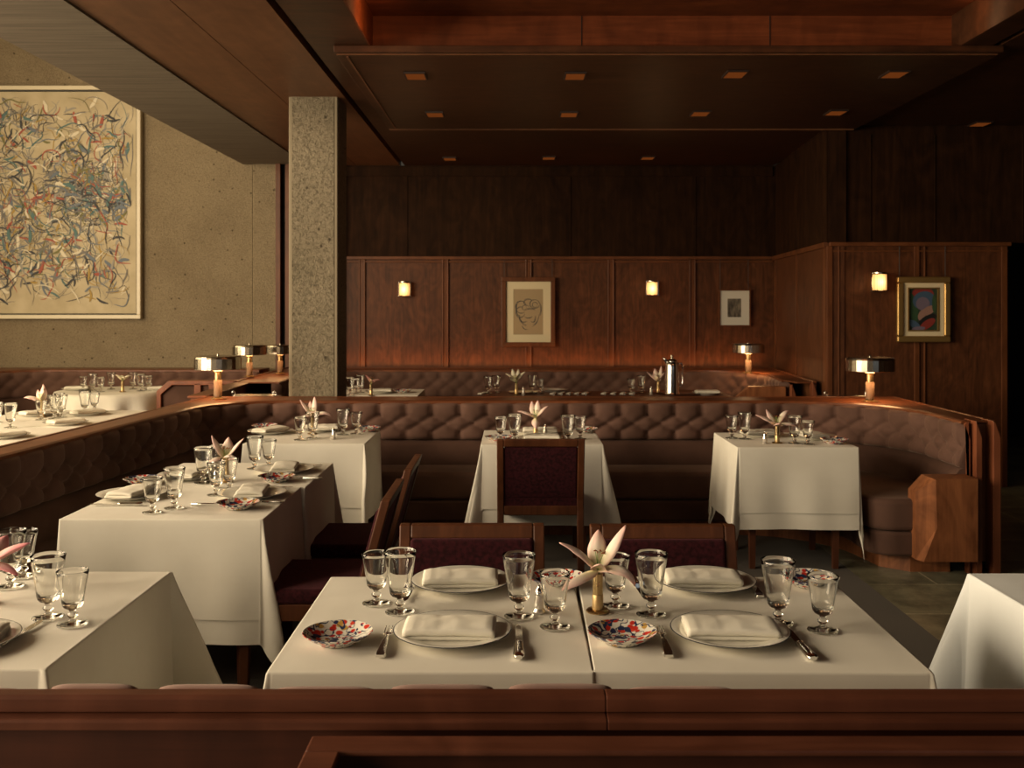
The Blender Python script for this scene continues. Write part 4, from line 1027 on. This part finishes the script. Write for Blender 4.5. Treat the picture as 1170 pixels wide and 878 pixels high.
# ---- middle table
T4 = 'middle banquette table'
x, y = setting(619, 503.5, T4, 'on the near side', radians(0)); x, y = setting(617, 495.5, T4, 'on the banquette side', radians(0))
dish(570, 504, 'patterned bread plate at the near left corner of the middle banquette table'); dish(668, 494, 'patterned bread plate at the back right of the middle banquette table')
glass('short', 572, 503, 'leftmost on the middle banquette table'); glass('tall', 588, 505, 'second from left on the middle banquette table')
glass('tall', 649, 506, 'left one of the right pair on the middle banquette table'); glass('short', 663, 502, 'rightmost on the middle banquette table')
place_cut('knife', *at(640, 504), 0, 'knife right of the near plate on the middle banquette table'); place_cut('fork', *at(597, 504), 0, 'fork left of the near plate on the middle banquette table')
shaker(623, 498, 'silver shaker in the centre of the middle banquette table')
x, y = at(612, 497.5); vase(x, y, 'brass bud vase in the centre of the middle banquette table', s=.95)
lily(x, y, TZ + .115, .95, radians(0), 'upright pink and yellow lily on the middle banquette table', 'petal',
     [(120, .30, .3, .12), (10, .55, .75, .12), (-90, 1.9, 1.0, .11), (178, .95, .75, .135), (60, .12, .4, .12), (240, .9, .8, .09)])
# ---- right table
T5 = 'right banquette table'
x, y = setting(868, 498, T5, 'at the back left', radians(10)); x, y = setting(928, 501, T5, 'on the right side', radians(100))
dish(953, 507, 'patterned bread plate at the right end of the right banquette table')
glass('short', 836, 501, 'leftmost on the right banquette table'); glass('tall', 851, 502, 'second from left on the right banquette table')
glass('tall', 908, 507, 'just right of the white lily on the right banquette table'); glass('short', 923, 508, 'rightmost on the right banquette table')
shaker(874, 507, 'silver shaker beside the vase on the right banquette table')
x, y = at(888, 506.5); vase(x, y, 'brass bud vase on the right banquette table', s=1.0)
lily(x, y, TZ + .112, 1.05, radians(0), 'white lily with arching petals on the right banquette table', 'petal',
     [(176, .95, .5, .14), (30, .35, 1.5, .14), (140, .55, .35, .11), (-20, 1.2, 1.1, .11), (-95, 1.2, .5, .09), (240, 1.1, .4, .10)])
place_cut('knife', *at(915, 498), radians(100), 'knife by the right side plate of the right banquette table')

# ------------------------------------------------------------------ rear and left-zone tables
def cloth_round(r, Lh, z0, seed, mat):
    b = MB(); nr, na = 26, 96
    def fn(i, j):
        a = 2 * pi * i / (na - 1); q = j / (nr - 1) * (r + Lh)
        if q <= r: return (q * cos(a), q * sin(a), z0)
        d = q - r; fold = .035 * sin(a * 11 + seed) + .015 * sin(a * 17 + 2)
        o = r + .01 + fold * min(1, d / .25) + .05 * d
        return (o * cos(a), o * sin(a), z0 - d)
    b.grid(na, nr, fn); return b.mesh('tablecloth', mat, True)
def round_table(x, y, r, where):
    t = thing('round_table', 'round pedestal table ' + where, 'table', (x, y, 0))
    link('tabletop', MB().lathe([(.001, .72), (r - .01, .72), (r - .005, .748), (.001, .748)], 48).mesh('tabletop', M['table_wood']), t)
    link('pedestal', MB().lathe([(.22, 0), (.22, .02), (.05, .05), (.04, .1), (.04, .66), (.12, .72)], 24).mesh('pedestal', M['table_wood'], True, 50), t)
    o = link('tablecloth', cloth_round(r, .5, .751, x, M['linen']), None, (x, y, 0)); tag(o, 'white cloth falling in soft folds over the round table ' + where, 'tablecloth')
round_table(-4.03, 10.0, .55, 'in front of the concrete wall')
z9 = .753
RT = 'round table by concrete wall'
for i, (kd, px, py) in enumerate((('short', 95, 447), ('tall', 106, 447), ('short', 115, 448), ('tall', 127, 445), ('tall', 152, 445), ('tall', 161, 447), ('short', 170, 446))):
    glass(kd, px, py, ('leftmost', 'second from left', 'third from left', 'left of the yellow lily', 'right beside the yellow lily', 'second from right', 'rightmost')[i] + ' on the ' + RT, z=z9)
for lab, px, py in (('at the left', 88, 446), ('at the right', 182, 446)):
    x, y = at(px, py, z9); plate(x, y, 'white dinner plate %s of the %s' % (lab, RT), z9); napkin(x, y, .3, 'napkin on the plate %s of the %s' % (lab, RT), z9 + .0075)
x, y = at(140, 448, z9); vase(x, y, 'brass bud vase on the ' + RT, z9); lily(x, y, z9 + .115, 1.0, radians(5), 'pale yellow lily on the ' + RT, 'petal_white')
# long left-zone table
make_table('L', -3.95, -2.70, 6.95, 8.05, 'behind the left wooden ledge, farther one', (1, .3, .12, 1), .15, 11.2)
make_table('P', -3.98, -2.73, 5.80, 6.93, 'behind the left wooden ledge, nearer one', (1, .3, 1, .12), .15, 12.2)
LT = 'table behind the left ledge'
for i, (kd, px, py) in enumerate((('tall', 12, 489), ('short', -3, 483), ('tall', 62, 479), ('short', 55, 473), ('tall', 70, 477), ('short', 47, 480), ('tall', 97, 472), ('short', 108, 470), ('short', 68, 470))):
    glass(kd, px, py, ('near the left frame edge', 'cut by the left frame edge', 'in front of the peach lily', 'behind the peach lily', 'right of the peach lily', 'left under the peach lily', 'left of the far end pair', 'right of the far end pair', 'farthest of the lily cluster')[i] + ' on the ' + LT)
for lab, px, py in (('at the far end', 100, 474), ('at the far left', 42, 475), ('at the near end', 5, 500), ('at the right side', 75, 485)):
    x, y = at(px, py); plate(x, y, 'white dinner plate %s of the %s' % (lab, LT)); napkin(x, y, .9, 'napkin on the plate %s of the %s' % (lab, LT))
x, y = at(48, 477); vase(x, y, 'brass bud vase on the ' + LT); lily(x, y, TZ + .12, 1.1, radians(-10), 'peach lily on the table behind the left ledge', 'petal', [(175, .8, 1.1, .14), (30, .1, .3, .12), (80, .2, .5, .12), (-30, .5, .5, .1), (220, .8, .8, .1), (130, .4, .4, .1)])

# rear booth: white table at left, dark service table
make_table('I', -1.88, -.93, 9.40, 10.1, 'in the rear booth just right of the column', (.12, 1, 1, 1), .12, 13.1)
R1 = 'rear booth table right of the column'
for i, (kd, px, py) in enumerate((('tall', 400, 452), ('short', 407, 450), ('tall', 412, 449))):
    glass(kd, px, py, ('beside the column', 'middle one', 'right one')[i] + ' on the ' + R1)
x, y = at(435, 449); plate(x, y, 'white dinner plate on the ' + R1); napkin(x, y, 0, 'napkin on the plate of the ' + R1)
dish(460, 449, 'patterned bread plate on the ' + R1)
x, y = at(424, 452); vase(x, y, 'brass bud vase on the ' + R1); lily(x, y, TZ + .12, 1.0, radians(20), 'dusky pink lily on the ' + R1, 'petal_dusk')

st = thing('service_table', 'dark wooden service table in the rear booth holding trays and cutlery', 'table', (.85, 9.55, 0))
link('tabletop', box(-1.15, 1.20, -.32, .40, .715, .752).mesh('tabletop', M['table_wood']), st, bevel=.006)
for sx in (-1.05, 1.1):
    for sy in (-.25, .33): link('leg', box(sx - .03, sx + .03, sy - .03, sy + .03, 0, .715).mesh('leg', M['table_wood']), st)
zs = .752
for i, (kd, px, py) in enumerate((('tall', 558, 450), ('tall', 567, 449), ('tall', 608, 449), ('short', 617, 450), ('short', 721, 450), ('tall', 733, 449))):
    glass(kd, px, py, ('leftmost', 'second from left', 'just right of the yellow lily', 'third group right one', 'left one before the steel pitcher', 'right one before the steel pitcher')[i] + ' on the rear service table', z=zs)
x, y = at(590, 451, zs); vase(x, y, 'brass bud vase at the left of the rear service table', zs)
lily(x, y, zs + .125, 1.1, radians(-6), 'cream yellow lily in the rear booth, centre', 'petal_white', [(0, .5, .9, .12), (60, .3, .6, .12), (120, .2, .5, .12), (180, .5, .9, .12), (240, .8, .7, .11), (300, .6, .5, .11)])
x, y = at(752, 449, zs); vase(x, y, 'brass bud vase beside the steel pitcher', zs)
lily(x, y, zs + .115, 1.1, radians(-8), 'pink and white lily left of the steel pitcher', 'petal', [(175, .65, .3, .13), (30, .35, .2, .14), (100, .3, .2, .12), (-90, .9, .5, .08), (230, .5, .4, .1), (-30, .6, .5, .1)])
def tray(x, y, z, r, label):
    o = link('round_tray', cm(('tray', r), lambda: MB().lathe([(.001, 0), (r - .02, 0), (r, .012), (r + .001, .014), (r - .004, .014), (r - .022, .004), (.001, .004)], 48).mesh('tray', M['silver'], True, 50)), None, (x, y, z))
    tag(o, label, 'tray', 'round silver trays')
x, y = at(598, 449, zs); tray(x, y - .02, zs, .16, 'round silver tray under the cream lily side of the rear service table')
x, y = at(776, 449.5, zs); tray(x + .0, y, zs, .26, 'round tray carrying the steel pitcher')
px_, py_ = at(768, 451, zs + .005)
pc = thing('coffee_pitcher', 'tall polished steel pitcher on a tray in the rear booth', 'pitcher', (px_, py_, zs + .006))
link('body', MB().lathe([(.001, 0), (.070, 0), (.072, .006), (.066, .02), (.064, .27), (.058, .30), (.052, .31), (.001, .31)], 32).mesh('body', M['silver'], True, 40), pc)
link('lid', MB().lathe([(.001, .311), (.054, .311), (.054, .320), (.03, .338), (.012, .342), (.010, .352), (.017, .36), (.014, .374), (.001, .378)], 28).mesh('lid', M['silver'], True, 50), pc)
link('spout', MB().tube([(-.05, 0, .30), (-.068, 0, .335), (-.085, 0, .350)], [.018, .013, .009], 12).mesh('spout', M['silver'], True), pc)
link('handle', MB().tube([(.055, 0, .285), (.085, 0, .30), (.10, 0, .27), (.10, 0, .12), (.085, 0, .08), (.06, 0, .085)], .008, 10).mesh('handle', M['silver'], True), pc)
shaker(744, 451, 'silver shaker at the edge of the steel pitcher tray', zs + .005); shaker(598, 451, 'silver shaker on the left tray of the rear service table', zs + .005)
x, y = at(805, 449, zs + .016); plate(x + .03, y + .02, 'white plate right of the steel pitcher on the rear service table', zs); napkin(x + .03, y + .02, 0, 'napkin on the plate right of the steel pitcher', zs + .0075)
x, y = at(626, 448, zs); plate(x + .06, y + .08, 'white plate behind the rolled cutlery of the rear service table', zs)
k = 0
for (pa, pb, nn) in ((632, 668, 5), (690, 722, 4)):
    for q in range(nn):
        px = pa + (pb - pa) * q / (nn - 1); x, y = at(px, 450, zs)
        lab = '%s napkin strip of the %s cutlery row on the rear service table' % (('leftmost', 'second', 'third', 'fourth', 'last')[q], 'left' if nn == 5 else 'right')
        o = link('napkin_strip', cm('nstrip', lambda: box(-.020, .020, -.07, .11, .0, .008).mesh('napkin_strip', M['napkin'])), None, (x, y, zs), (0, 0, -.25), bevel=.003); tag(o, lab, 'napkin', 'narrow folded napkins laid out with cutlery')
        place_cut('knife', x + .032, y, -.25, '%s knife of the %s cutlery row on the rear service table' % (('leftmost', 'second', 'third', 'fourth', 'last')[q], 'left' if nn == 5 else 'right'), zs)
x, y = at(553, 450, zs); o = link('napkin_strip', CACHE['nstrip'], None, (x - .02, y, zs), (0, 0, -.3)); tag(o, 'single white napkin at the left end of the rear service table', 'napkin', 'narrow folded napkins laid out with cutlery')

# service stands with handled trays just behind the main ledge
def service(px, where):
    z = .868; Y = 8.05; x = (px - VX) * Y / F
    t = thing('serving_stand', 'dark wooden serving stand behind the ledge, ' + where, 'stand', (x, Y, 0))
    link('top', box(-.185, .185, -.14, .14, z - .03, z - .002).mesh('top', M['table_wood']), t)
    for sx in (-.165, .165):
        for sy in (-.11, .11): link('leg', box(sx - .015, sx + .015, sy - .015, sy + .015, 0, z - .03).mesh('leg', M['table_wood']), t)
    r = thing('handled_tray', 'small silver tray with loop handles behind the ledge, ' + where, 'tray', (x, Y, z), group='silver trays with loop handles')
    link('dish', cm('htray', lambda: MB().prism([(-.15, -.09), (.15, -.09), (.165, -.07), (.165, .07), (.15, .09), (-.15, .09), (-.165, .07), (-.165, -.07)], 'z', 0, .014).mesh('dish', M['silver'])), r, bevel=.004)
    for s in (-1, 1):
        link('loop_handle', cm(('hl', s), lambda: MB().tube([(s * .165 + .012 * cos(a), -.02, .026 + .020 * sin(a)) for a in [2 * pi * k / 14 for k in range(15)]], .0035, 8).mesh('loop_handle', M['silver'], True)), r)
service(966, 'left of the right brass lamp'); service(291, 'right of the left brass lamp')

# ------------------------------------------------------------------ lamps
def lamp(px, py, z, label, power=3.0, s=1.0):
    x, y = at(px, py, z)
    t = thing('table_lamp', label, 'lamp', (x, y, z), group='nickel drum table lamps'); t.scale = (s, s, s)
    link('base', cm('la_b', lambda: MB().lathe([(.001, 0), (.062, 0), (.063, .004), (.040, .009), (.028, .016), (.001, .016)], 32).mesh('base', M['brass'], True, 50)), t)
    link('stem', cm('la_s', lambda: MB().lathe([(.001, .0165), (.029, .0165), (.031, .022), (.031, .135), (.028, .140), (.001, .140)], 32).mesh('stem', M['stem'], True, 50)), t)
    link('neck', cm('la_n', lambda: MB().lathe([(.001, .1405), (.024, .1405), (.024, .195), (.034, .202), (.034, .208), (.001, .208)], 24).mesh('neck', M['brass'], True, 50)), t)
    sh = link('shade', cm('la_sh', lambda: MB().lathe([(.001, .318), (.155, .318), (.166, .312), (.170, .300), (.170, .222), (.168, .220), (.164, .222), (.164, .298), (.150, .308), (.001, .309)], 28).mesh('shade', M['pewter'])), t)
    link('diffuser', cm('la_d', lambda: MB().lathe([(.036, .224), (.150, .224), (.150, .228), (.036, .228), (.036, .224)], 40, close=False).mesh('diffuser', M['glow_ring'])), t)
    link('finial', cm('la_f', lambda: MB().lathe([(.001, .3185), (.012, .3185), (.006, .324), (.009, .331), (.001, .336)], 12).mesh('finial', M['pewter'], True)), sh)
    ld = bpy.data.lights.new('lamp_glow', 'AREA'); ld.shape = 'DISK'; ld.size = .28; ld.energy = power; ld.color = (1, .50, .20)
    lo = bpy.data.objects.new('lamp_glow', ld); COL.objects.link(lo); lo.parent = t; lo.location = (0, 0, .216)
lamp(994, 459, .914, 'nickel drum lamp on the right corner of the main ledge', 3.2)
lamp(249, 456, .914, 'nickel drum lamp on the left end of the main ledge', 3.0)
lamp(855, 426.5, .916, 'nickel drum lamp on the rear ledge before the panelled wall', 3.6, .95)
lamp(285, 430.5, .928, 'nickel drum lamp before the concrete wall', 1.5, .95)
lamp(320, 427, .928, 'nickel drum lamp half hidden by the concrete column', 1.0, .9)

def sconce(px, py, Y, label, power=1.0):
    x = (px - VX) * Y / F; z = H - (py - VY) * Y / F
    t = thing('wall_sconce', label, 'wall light', (x, Y - .002, z), group='lit glass wall sconces')
    link('backplate', cm('sc_b', lambda: box(-.045, .045, -.018, 0, -.08, .08).mesh('backplate', M['pewter'])), t, bevel=.003)
    link('glass_shade', cm('sc_g', lambda: MB().lathe([(.058, -.068), (.060, -.066), (.060, .066), (.058, .068), (.054, .068), (.054, -.068), (.058, -.068)], 28, close=False).mesh('glass_shade', M['sconce'], True, 50)), t, loc=(0, -.075, 0))
    link('top_cap', cm('sc_t', lambda: MB().lathe([(.001, .0685), (.064, .0685), (.066, .072), (.064, .088), (.001, .09)], 28).mesh('top_cap', M['pewter'], True, 40)), t, loc=(0, -.075, 0))
    link('bottom_ring', cm('sc_r', lambda: MB().lathe([(.001, -.076), (.062, -.076), (.064, -.072), (.062, -.0685), (.001, -.0685)], 28).mesh('bottom_ring', M['pewter'], True, 40)), t, loc=(0, -.075, 0))
    for a in (-1, 1): link('side_strap', cm(('sc_s', a), lambda: box(a * .066 - .003, a * .066 + .003, -.085, -.065, -.08, .085).mesh('side_strap', M['pewter'])), t)
    ld = bpy.data.lights.new('sconce_glow', 'POINT'); ld.energy = power; ld.color = (1, .58, .25); ld.shadow_soft_size = .06
    lo = bpy.data.objects.new('sconce_glow', ld); COL.objects.link(lo); lo.parent = t; lo.location = (0, -.17, 0)
sconce(463, 331, YB, 'lit wall sconce left of the framed drawing', .8)
sconce(744, 330, YB, 'lit wall sconce between the drawing and the small print', .8)
sconce(1001, 323, YR, 'lit wall sconce left of the gilt framed picture', .6)

# ------------------------------------------------------------------ pictures
def frame_mb(w, h, fw, d, inner=.0):
    b = MB()
    for (x0, x1, z0, z1) in ((-w / 2, w / 2, h / 2 - fw, h / 2), (-w / 2, w / 2, -h / 2, -h / 2 + fw), (-w / 2, -w / 2 + fw, -h / 2 + fw, h / 2 - fw), (w / 2 - fw, w / 2, -h / 2 + fw, h / 2 - fw)):
        b.box(x0, x1, -d, 0, z0, z1)
    return b
def pic_at(px0, py0, px1, py1, Y):
    k = Y / F; return ((px0 + px1) / 2 - VX) * k, H - ((py0 + py1) / 2 - VY) * k, (px1 - px0) * k, (py1 - py0) * k
def stroke(b, pts, w, y, mi):
    n = len(pts); vs = []
    for i, (x, z) in enumerate(pts):
        a = pts[max(0, i - 1)]; c = pts[min(n - 1, i + 1)]; dx, dz = c[0] - a[0], c[1] - a[1]; l = hypot(dx, dz) or 1
        ww = w * (sin(pi * (i + .5) / n) ** .5) * .5; vs += [(x - dz / l * ww, y, z + dx / l * ww), (x + dz / l * ww, y, z - dx / l * ww)]
    b.add(vs, [(2 * i, 2 * i + 1, 2 * i + 3, 2 * i + 2) for i in range(n - 1)], mi)
# large abstract
SY = 10.98
x, z, w, h = pic_at(-150, 98, 161, 364.5, YC - .06)
bp = thing('abstract_painting', 'large pale abstract painting of tangled dark, red and teal strokes on the concrete wall', 'painting', (x, YC - .005, z))
link('frame', frame_mb(w, h, .045, .07).mesh('frame', M['white_frame']), bp, bevel=.006)
link('inner_frame', frame_mb(w - .09, h - .09, .012, .045).mesh('inner_frame', M['charcoal']), bp)
cols = [(.04, .04, .045), (.17, .16, .15), (.08, .16, .16), (.13, .16, .20), (.33, .08, .05), (.36, .24, .06), (.16, .15, .05), (.30, .28, .24), (.66, .60, .46)]
def canvas_mat():
    m, nt, b = new_mat('primed canvas')
    v = coords(nt); n = N(nt, 'ShaderNodeTexNoise', i_Scale=4.0, i_Detail=6.0); L(nt, v, n.inputs['Vector'])
    r = ramp(nt, [(0.3, (0.40, 0.335, 0.215)), (0.7, (0.54, 0.465, 0.32))]); L(nt, n.outputs['Fac'], r.inputs['Fac']); L(nt, r.outputs['Color'], b.inputs['Base Color']); b.inputs['Roughness'].default_value = .8; return m
mats = [canvas_mat()] + [plain('paint %d' % i, c, .7) for i, c in enumerate(cols)]
cv = MB().box(-w / 2 + .06, w / 2 - .06, -.02, -.002, -h / 2 + .06, h / 2 - .06)
rnd = random.Random(21)
W2, H2 = w / 2 - .12, h / 2 - .12
wts = [0] * 13 + [1] * 10 + [2] * 5 + [3] * 5 + [4] * 4 + [5] * 4 + [6] * 4 + [7] * 6 + [8] * 5
hub = [(rnd.uniform(-W2, W2), rnd.gauss(-.05, .5) * H2, rnd.uniform(-pi, pi)) for q in range(46)]
for k in range(2600):
    hx_, hz_, ha = rnd.choice(hub)
    cxp = hx_ + rnd.gauss(0, .16); czp = hz_ + rnd.gauss(0, .15)
    if rnd.random() < .25: cxp = rnd.uniform(-W2, W2); czp = rnd.uniform(-.95, .85) * H2
    if abs(cxp) > W2 or abs(czp) > H2: continue
    cl = rnd.choice(wts); ln = rnd.uniform(.08, .42) * (1.3 if cl in (0, 1) else 1)
    wd = rnd.choice((.005, .007, .009, .012, .018, .030)) * (1.25 if cl in (2, 3, 4, 8) else .85)
    if wd > .02: ln = min(ln, .16)
    ang = ha + rnd.gauss(0, .8); cur = rnd.gauss(0, 5.0); cur2 = rnd.gauss(0, 11)
    px_, pz_ = cxp, czp; pts = []; ok = True
    for q in range(14):
        pts.append((px_, pz_)); ang += (cur + cur2 * sin(q * .8)) * ln / 14; px_ += cos(ang) * ln / 14; pz_ += sin(ang) * ln / 14
        if abs(px_) > w / 2 - .1 or abs(pz_) > h / 2 - .1: ok = False
    if ok: stroke(cv, pts, wd, -.0205 - k * 2.5e-6, cl + 1)
link('canvas', cv.mesh('canvas', mats), bp)

# charcoal drawing
x, z, w, h = pic_at(573, 317, 634, 396, YB)
dr = thing('framed_drawing', 'framed charcoal sketch with a wide cream mount on the centre of the back wall', 'picture', (x, YB - .026, z))
link('frame', frame_mb(w, h, .05, .035).mesh('frame', M['trim_wood']), dr, bevel=.004)
link('mount', frame_mb(w - .10, h - .10, .085, .012).mesh('mount', M['mat_board']), dr)
b = MB().box(-w / 2 + .13, w / 2 - .13, -.009, -.002, -h / 2 + .13, h / 2 - .13)
rnd = random.Random(5)
def arc(cx, cz, rx, rz, a0, a1, n=14): return [(cx + rx * cos(a0 + (a1 - a0) * i / n), cz + rz * sin(a0 + (a1 - a0) * i / n)) for i in range(n + 1)]
yy = -.0095
for (cx, cz, rx, rz, a0, a1) in [(-.08, .06, .06, .07, 0, 5.5), (-.09, .0, .05, .06, 1, 6), (.07, .09, .055, .05, 0, 6), (.08, .08, .03, .03, 0, 6), (0, .10, .05, .04, .5, 4), (-.03, .05, .04, .03, 0, 5), (-.11, .04, .03, .08, 1.5, 5),
                                 (.12, .03, .02, .07, 4.6, 7.5), (0, -.02, .10, .14, 3.3, 4.6), (.03, -.03, .09, .13, 4.9, 6.2), (.0, -.05, .04, .02, 3.2, 6.2), (-.05, -.08, .05, .04, 2.5, 5.5), (.05, -.06, .03, .06, 4, 6.5), (.02, .02, .06, .015, .2, 2.9), (-.02, -.14, .05, .06, 3.4, 5)]:
    for q in range(2): stroke(b, arc(cx + rnd.gauss(0, .004), cz + rnd.gauss(0, .004), rx, rz, a0, a1), .0055, yy, 1); yy -= 1e-5
link('sheet', b.mesh('sheet', [M['paper'], M['charcoal']]), dr)
link('hanging_wire', box(-w / 2 + .03, -w / 2 + .034, -.004, 0, h / 2, 2.13 - z).mesh('hanging_wire', M['charcoal']), dr)
link('hanging_wire', box(w / 2 - .034, w / 2 - .03, -.004, 0, h / 2, 2.13 - z).mesh('hanging_wire', M['charcoal']), dr)
# small print
x, z, w, h = pic_at(820, 331, 856.5, 373, YB)
pr = thing('framed_print', 'small framed grey photograph print with a broad pale mount by the back right corner', 'picture', (x, YB - .026, z))
link('frame', frame_mb(w, h, .014, .03).mesh('frame', M['trim_wood']), pr)
link('mount', frame_mb(w - .028, h - .028, .09, .012).mesh('mount', M['mat_pale']), pr)
m, nt, bb = new_mat('grey print')
n = N(nt, 'ShaderNodeTexNoise', i_Scale=18.0, i_Detail=4.0); L(nt, coords(nt, (1.6, 1, .6)), n.inputs['Vector']); r = ramp(nt, [(.35, (.025, .022, .018)), (.7, (.22, .19, .14))]); L(nt, n.outputs['Fac'], r.inputs['Fac']); L(nt, r.outputs['Color'], bb.inputs['Base Color'])
link('sheet', box(-w / 2 + .1, w / 2 - .1, -.009, -.002, -h / 2 + .1, h / 2 - .1).mesh('sheet', m), pr)
link('hanging_wire', box(-w / 2 + .02, -w / 2 + .024, -.004, 0, h / 2, 2.13 - z).mesh('hanging_wire', M['charcoal']), pr)
link('hanging_wire', box(w / 2 - .024, w / 2 - .02, -.004, 0, h / 2, 2.13 - z).mesh('hanging_wire', M['charcoal']), pr)
# gilt framed colour picture
x, z, w, h = pic_at(1022.5, 316.5, 1083, 391, YR)
gp = thing('gilt_framed_picture', 'gilt framed picture of blue, green and red rounded shapes on the right wall', 'picture', (x, YR - .018, z))
link('frame', frame_mb(w, h, .055, .05).mesh('frame', M['gold_frame']), gp, bevel=.012, seg=3)
link('mount', frame_mb(w - .11, h - .11, .04, .03).mesh('mount', M['mat_board']), gp)
link('inner_frame', frame_mb(w - .19, h - .19, .012, .034).mesh('inner_frame', M['gold_frame']), gp)
cmats = [plain('art ' + n, tuple(q * .6 for q in c), .6) for n, c in (('ground', (.03, .06, .035)), ('blue', (.07, .13, .22)), ('navy', (.02, .03, .08)), ('pink', (.42, .24, .19)), ('red', (.32, .04, .03)), ('black', (.01, .01, .01)), ('leaf', (.04, .10, .04)), ('lilac', (.22, .17, .24)))]
b = MB().box(-w / 2 + .10, w / 2 - .10, -.012, -.002, -h / 2 + .10, h / 2 - .10)
def blob(cx, cz, rx, rz, a, y, mi, n=22):
    lim_x, lim_z = w / 2 - .108, h / 2 - .108
    vs = []
    for i in range(n):
        t = 2 * pi * i / n; u, v = rx * cos(t), rz * sin(t); X = cx + u * cos(a) - v * sin(a); Z = cz + u * sin(a) + v * cos(a)
        vs.append((max(-lim_x, min(lim_x, X)), y, max(-lim_z, min(lim_z, Z))))
    b.add(vs, [tuple(range(n))], mi)
blob(.0, .12, .10, .09, 0, -.0125, 4); blob(.01, .08, .10, .08, .2, -.013, 1); blob(.0, .05, .06, .06, 0, -.0135, 7); blob(-.09, .02, .045, .13, .2, -.0128, 6); blob(.05, -.01, .075, .035, .5, -.014, 3)
blob(-.01, -.05, .03, .05, -.4, -.0143, 3); blob(.04, -.09, .09, .035, .5, -.0146, 5); blob(.04, -.13, .08, .035, .6, -.015, 4); blob(-.08, -.13, .06, .03, -.5, -.0152, 1); blob(.10, .05, .02, .08, 0, -.0154, 6); blob(-.04, -.17, .06, .02, .1, -.0156, 7)
link('sheet', b.mesh('sheet', cmats), gp)
link('hanging_wire', box(-w / 2 + .03, -w / 2 + .034, -.004, 0, h / 2, 2.13 - z).mesh('hanging_wire', M['charcoal']), gp)
link('hanging_wire', box(w / 2 - .034, w / 2 - .03, -.004, 0, h / 2, 2.13 - z).mesh('hanging_wire', M['charcoal']), gp)

# ------------------------------------------------------------------ light
def area(name, loc, direction, sx, sy, energy, color):
    ld = bpy.data.lights.new(name, 'AREA'); ld.shape = 'RECTANGLE'; ld.size = sx; ld.size_y = sy; ld.energy = energy; ld.color = color
    o = bpy.data.objects.new(name, ld); COL.objects.link(o); o.location = loc
    o.rotation_euler = Vector(direction).to_track_quat('-Z', 'Z').to_euler(); return o
WARM = (1.0, .80, .55)
area('window_daylight', (-6.9, -1.0, 2.6), (1, .12, -.10), 4.2, 3.6, 540, WARM)
area('window_daylight', (-6.9, 3.5, 2.6), (1, .05, -.10), 3.6, 3.6, 640, WARM)
area('window_daylight', (-6.9, 7.5, 2.7), (1, .1, -.08), 3.2, 3.6, 130, (1.0, .76, .42))
area('window_daylight', (3.3, -3.9, 1.95), (-.05, 1, -.1), 4.0, 2.1, 9, (.75, .88, 1.0))
area('window_daylight', (-4.4, -3.9, 2.0), (.25, 1, -.12), 3.0, 2.2, 60, (1.0, .82, .54))
# cove strips (real lamps hidden in the ceiling recess and behind the rear ledge)
area('cove_strip', (.92, 4.9, 3.25), (0, 1, -.02), 3.2, .06, 3.4, (1, .36, .13))
area('cove_strip', (-.72, 5.6, 3.30), (-1, .4, .1), .5, .06, 1.6, (1, .42, .15))
area('cove_strip', (2.62, 5.8, 3.36), (1, .2, .2), .3, .05, .35, (1, .50, .22))
area('ledge_strip', (.3, 11.19, .925), (0, .12, 1), 5.0, .05, 7.5, (1, .38, .13))
w = bpy.data.worlds.new('world'); SC.world = w; w.use_nodes = True
w.node_tree.nodes['Background'].inputs['Color'].default_value = (.9, .75, .55, 1); w.node_tree.nodes['Background'].inputs['Strength'].default_value = .05

# ------------------------------------------------------------------ camera
cd = bpy.data.cameras.new('camera'); cam = bpy.data.objects.new('camera', cd); COL.objects.link(cam)
cam.location = (0, 0, H); cam.rotation_euler = (pi / 2, 0, 0)
cd.sensor_fit = 'HORIZONTAL'; cd.sensor_width = 36; cd.lens = 36 * F / 1170
cd.shift_x = -(VX - 585) / 1170; cd.shift_y = -(439 - VY) / 1170
cd.clip_start = .05; cd.dof.use_dof = True; cd.dof.focus_distance = 3.1; cd.dof.aperture_fstop = 8
SC.camera = cam
SC.view_settings.view_transform = 'Standard'; SC.view_settings.look = 'None'; SC.view_settings.gamma = 1; SC.view_settings.use_curve_mapping = False
SC.view_settings.exposure = 0.18
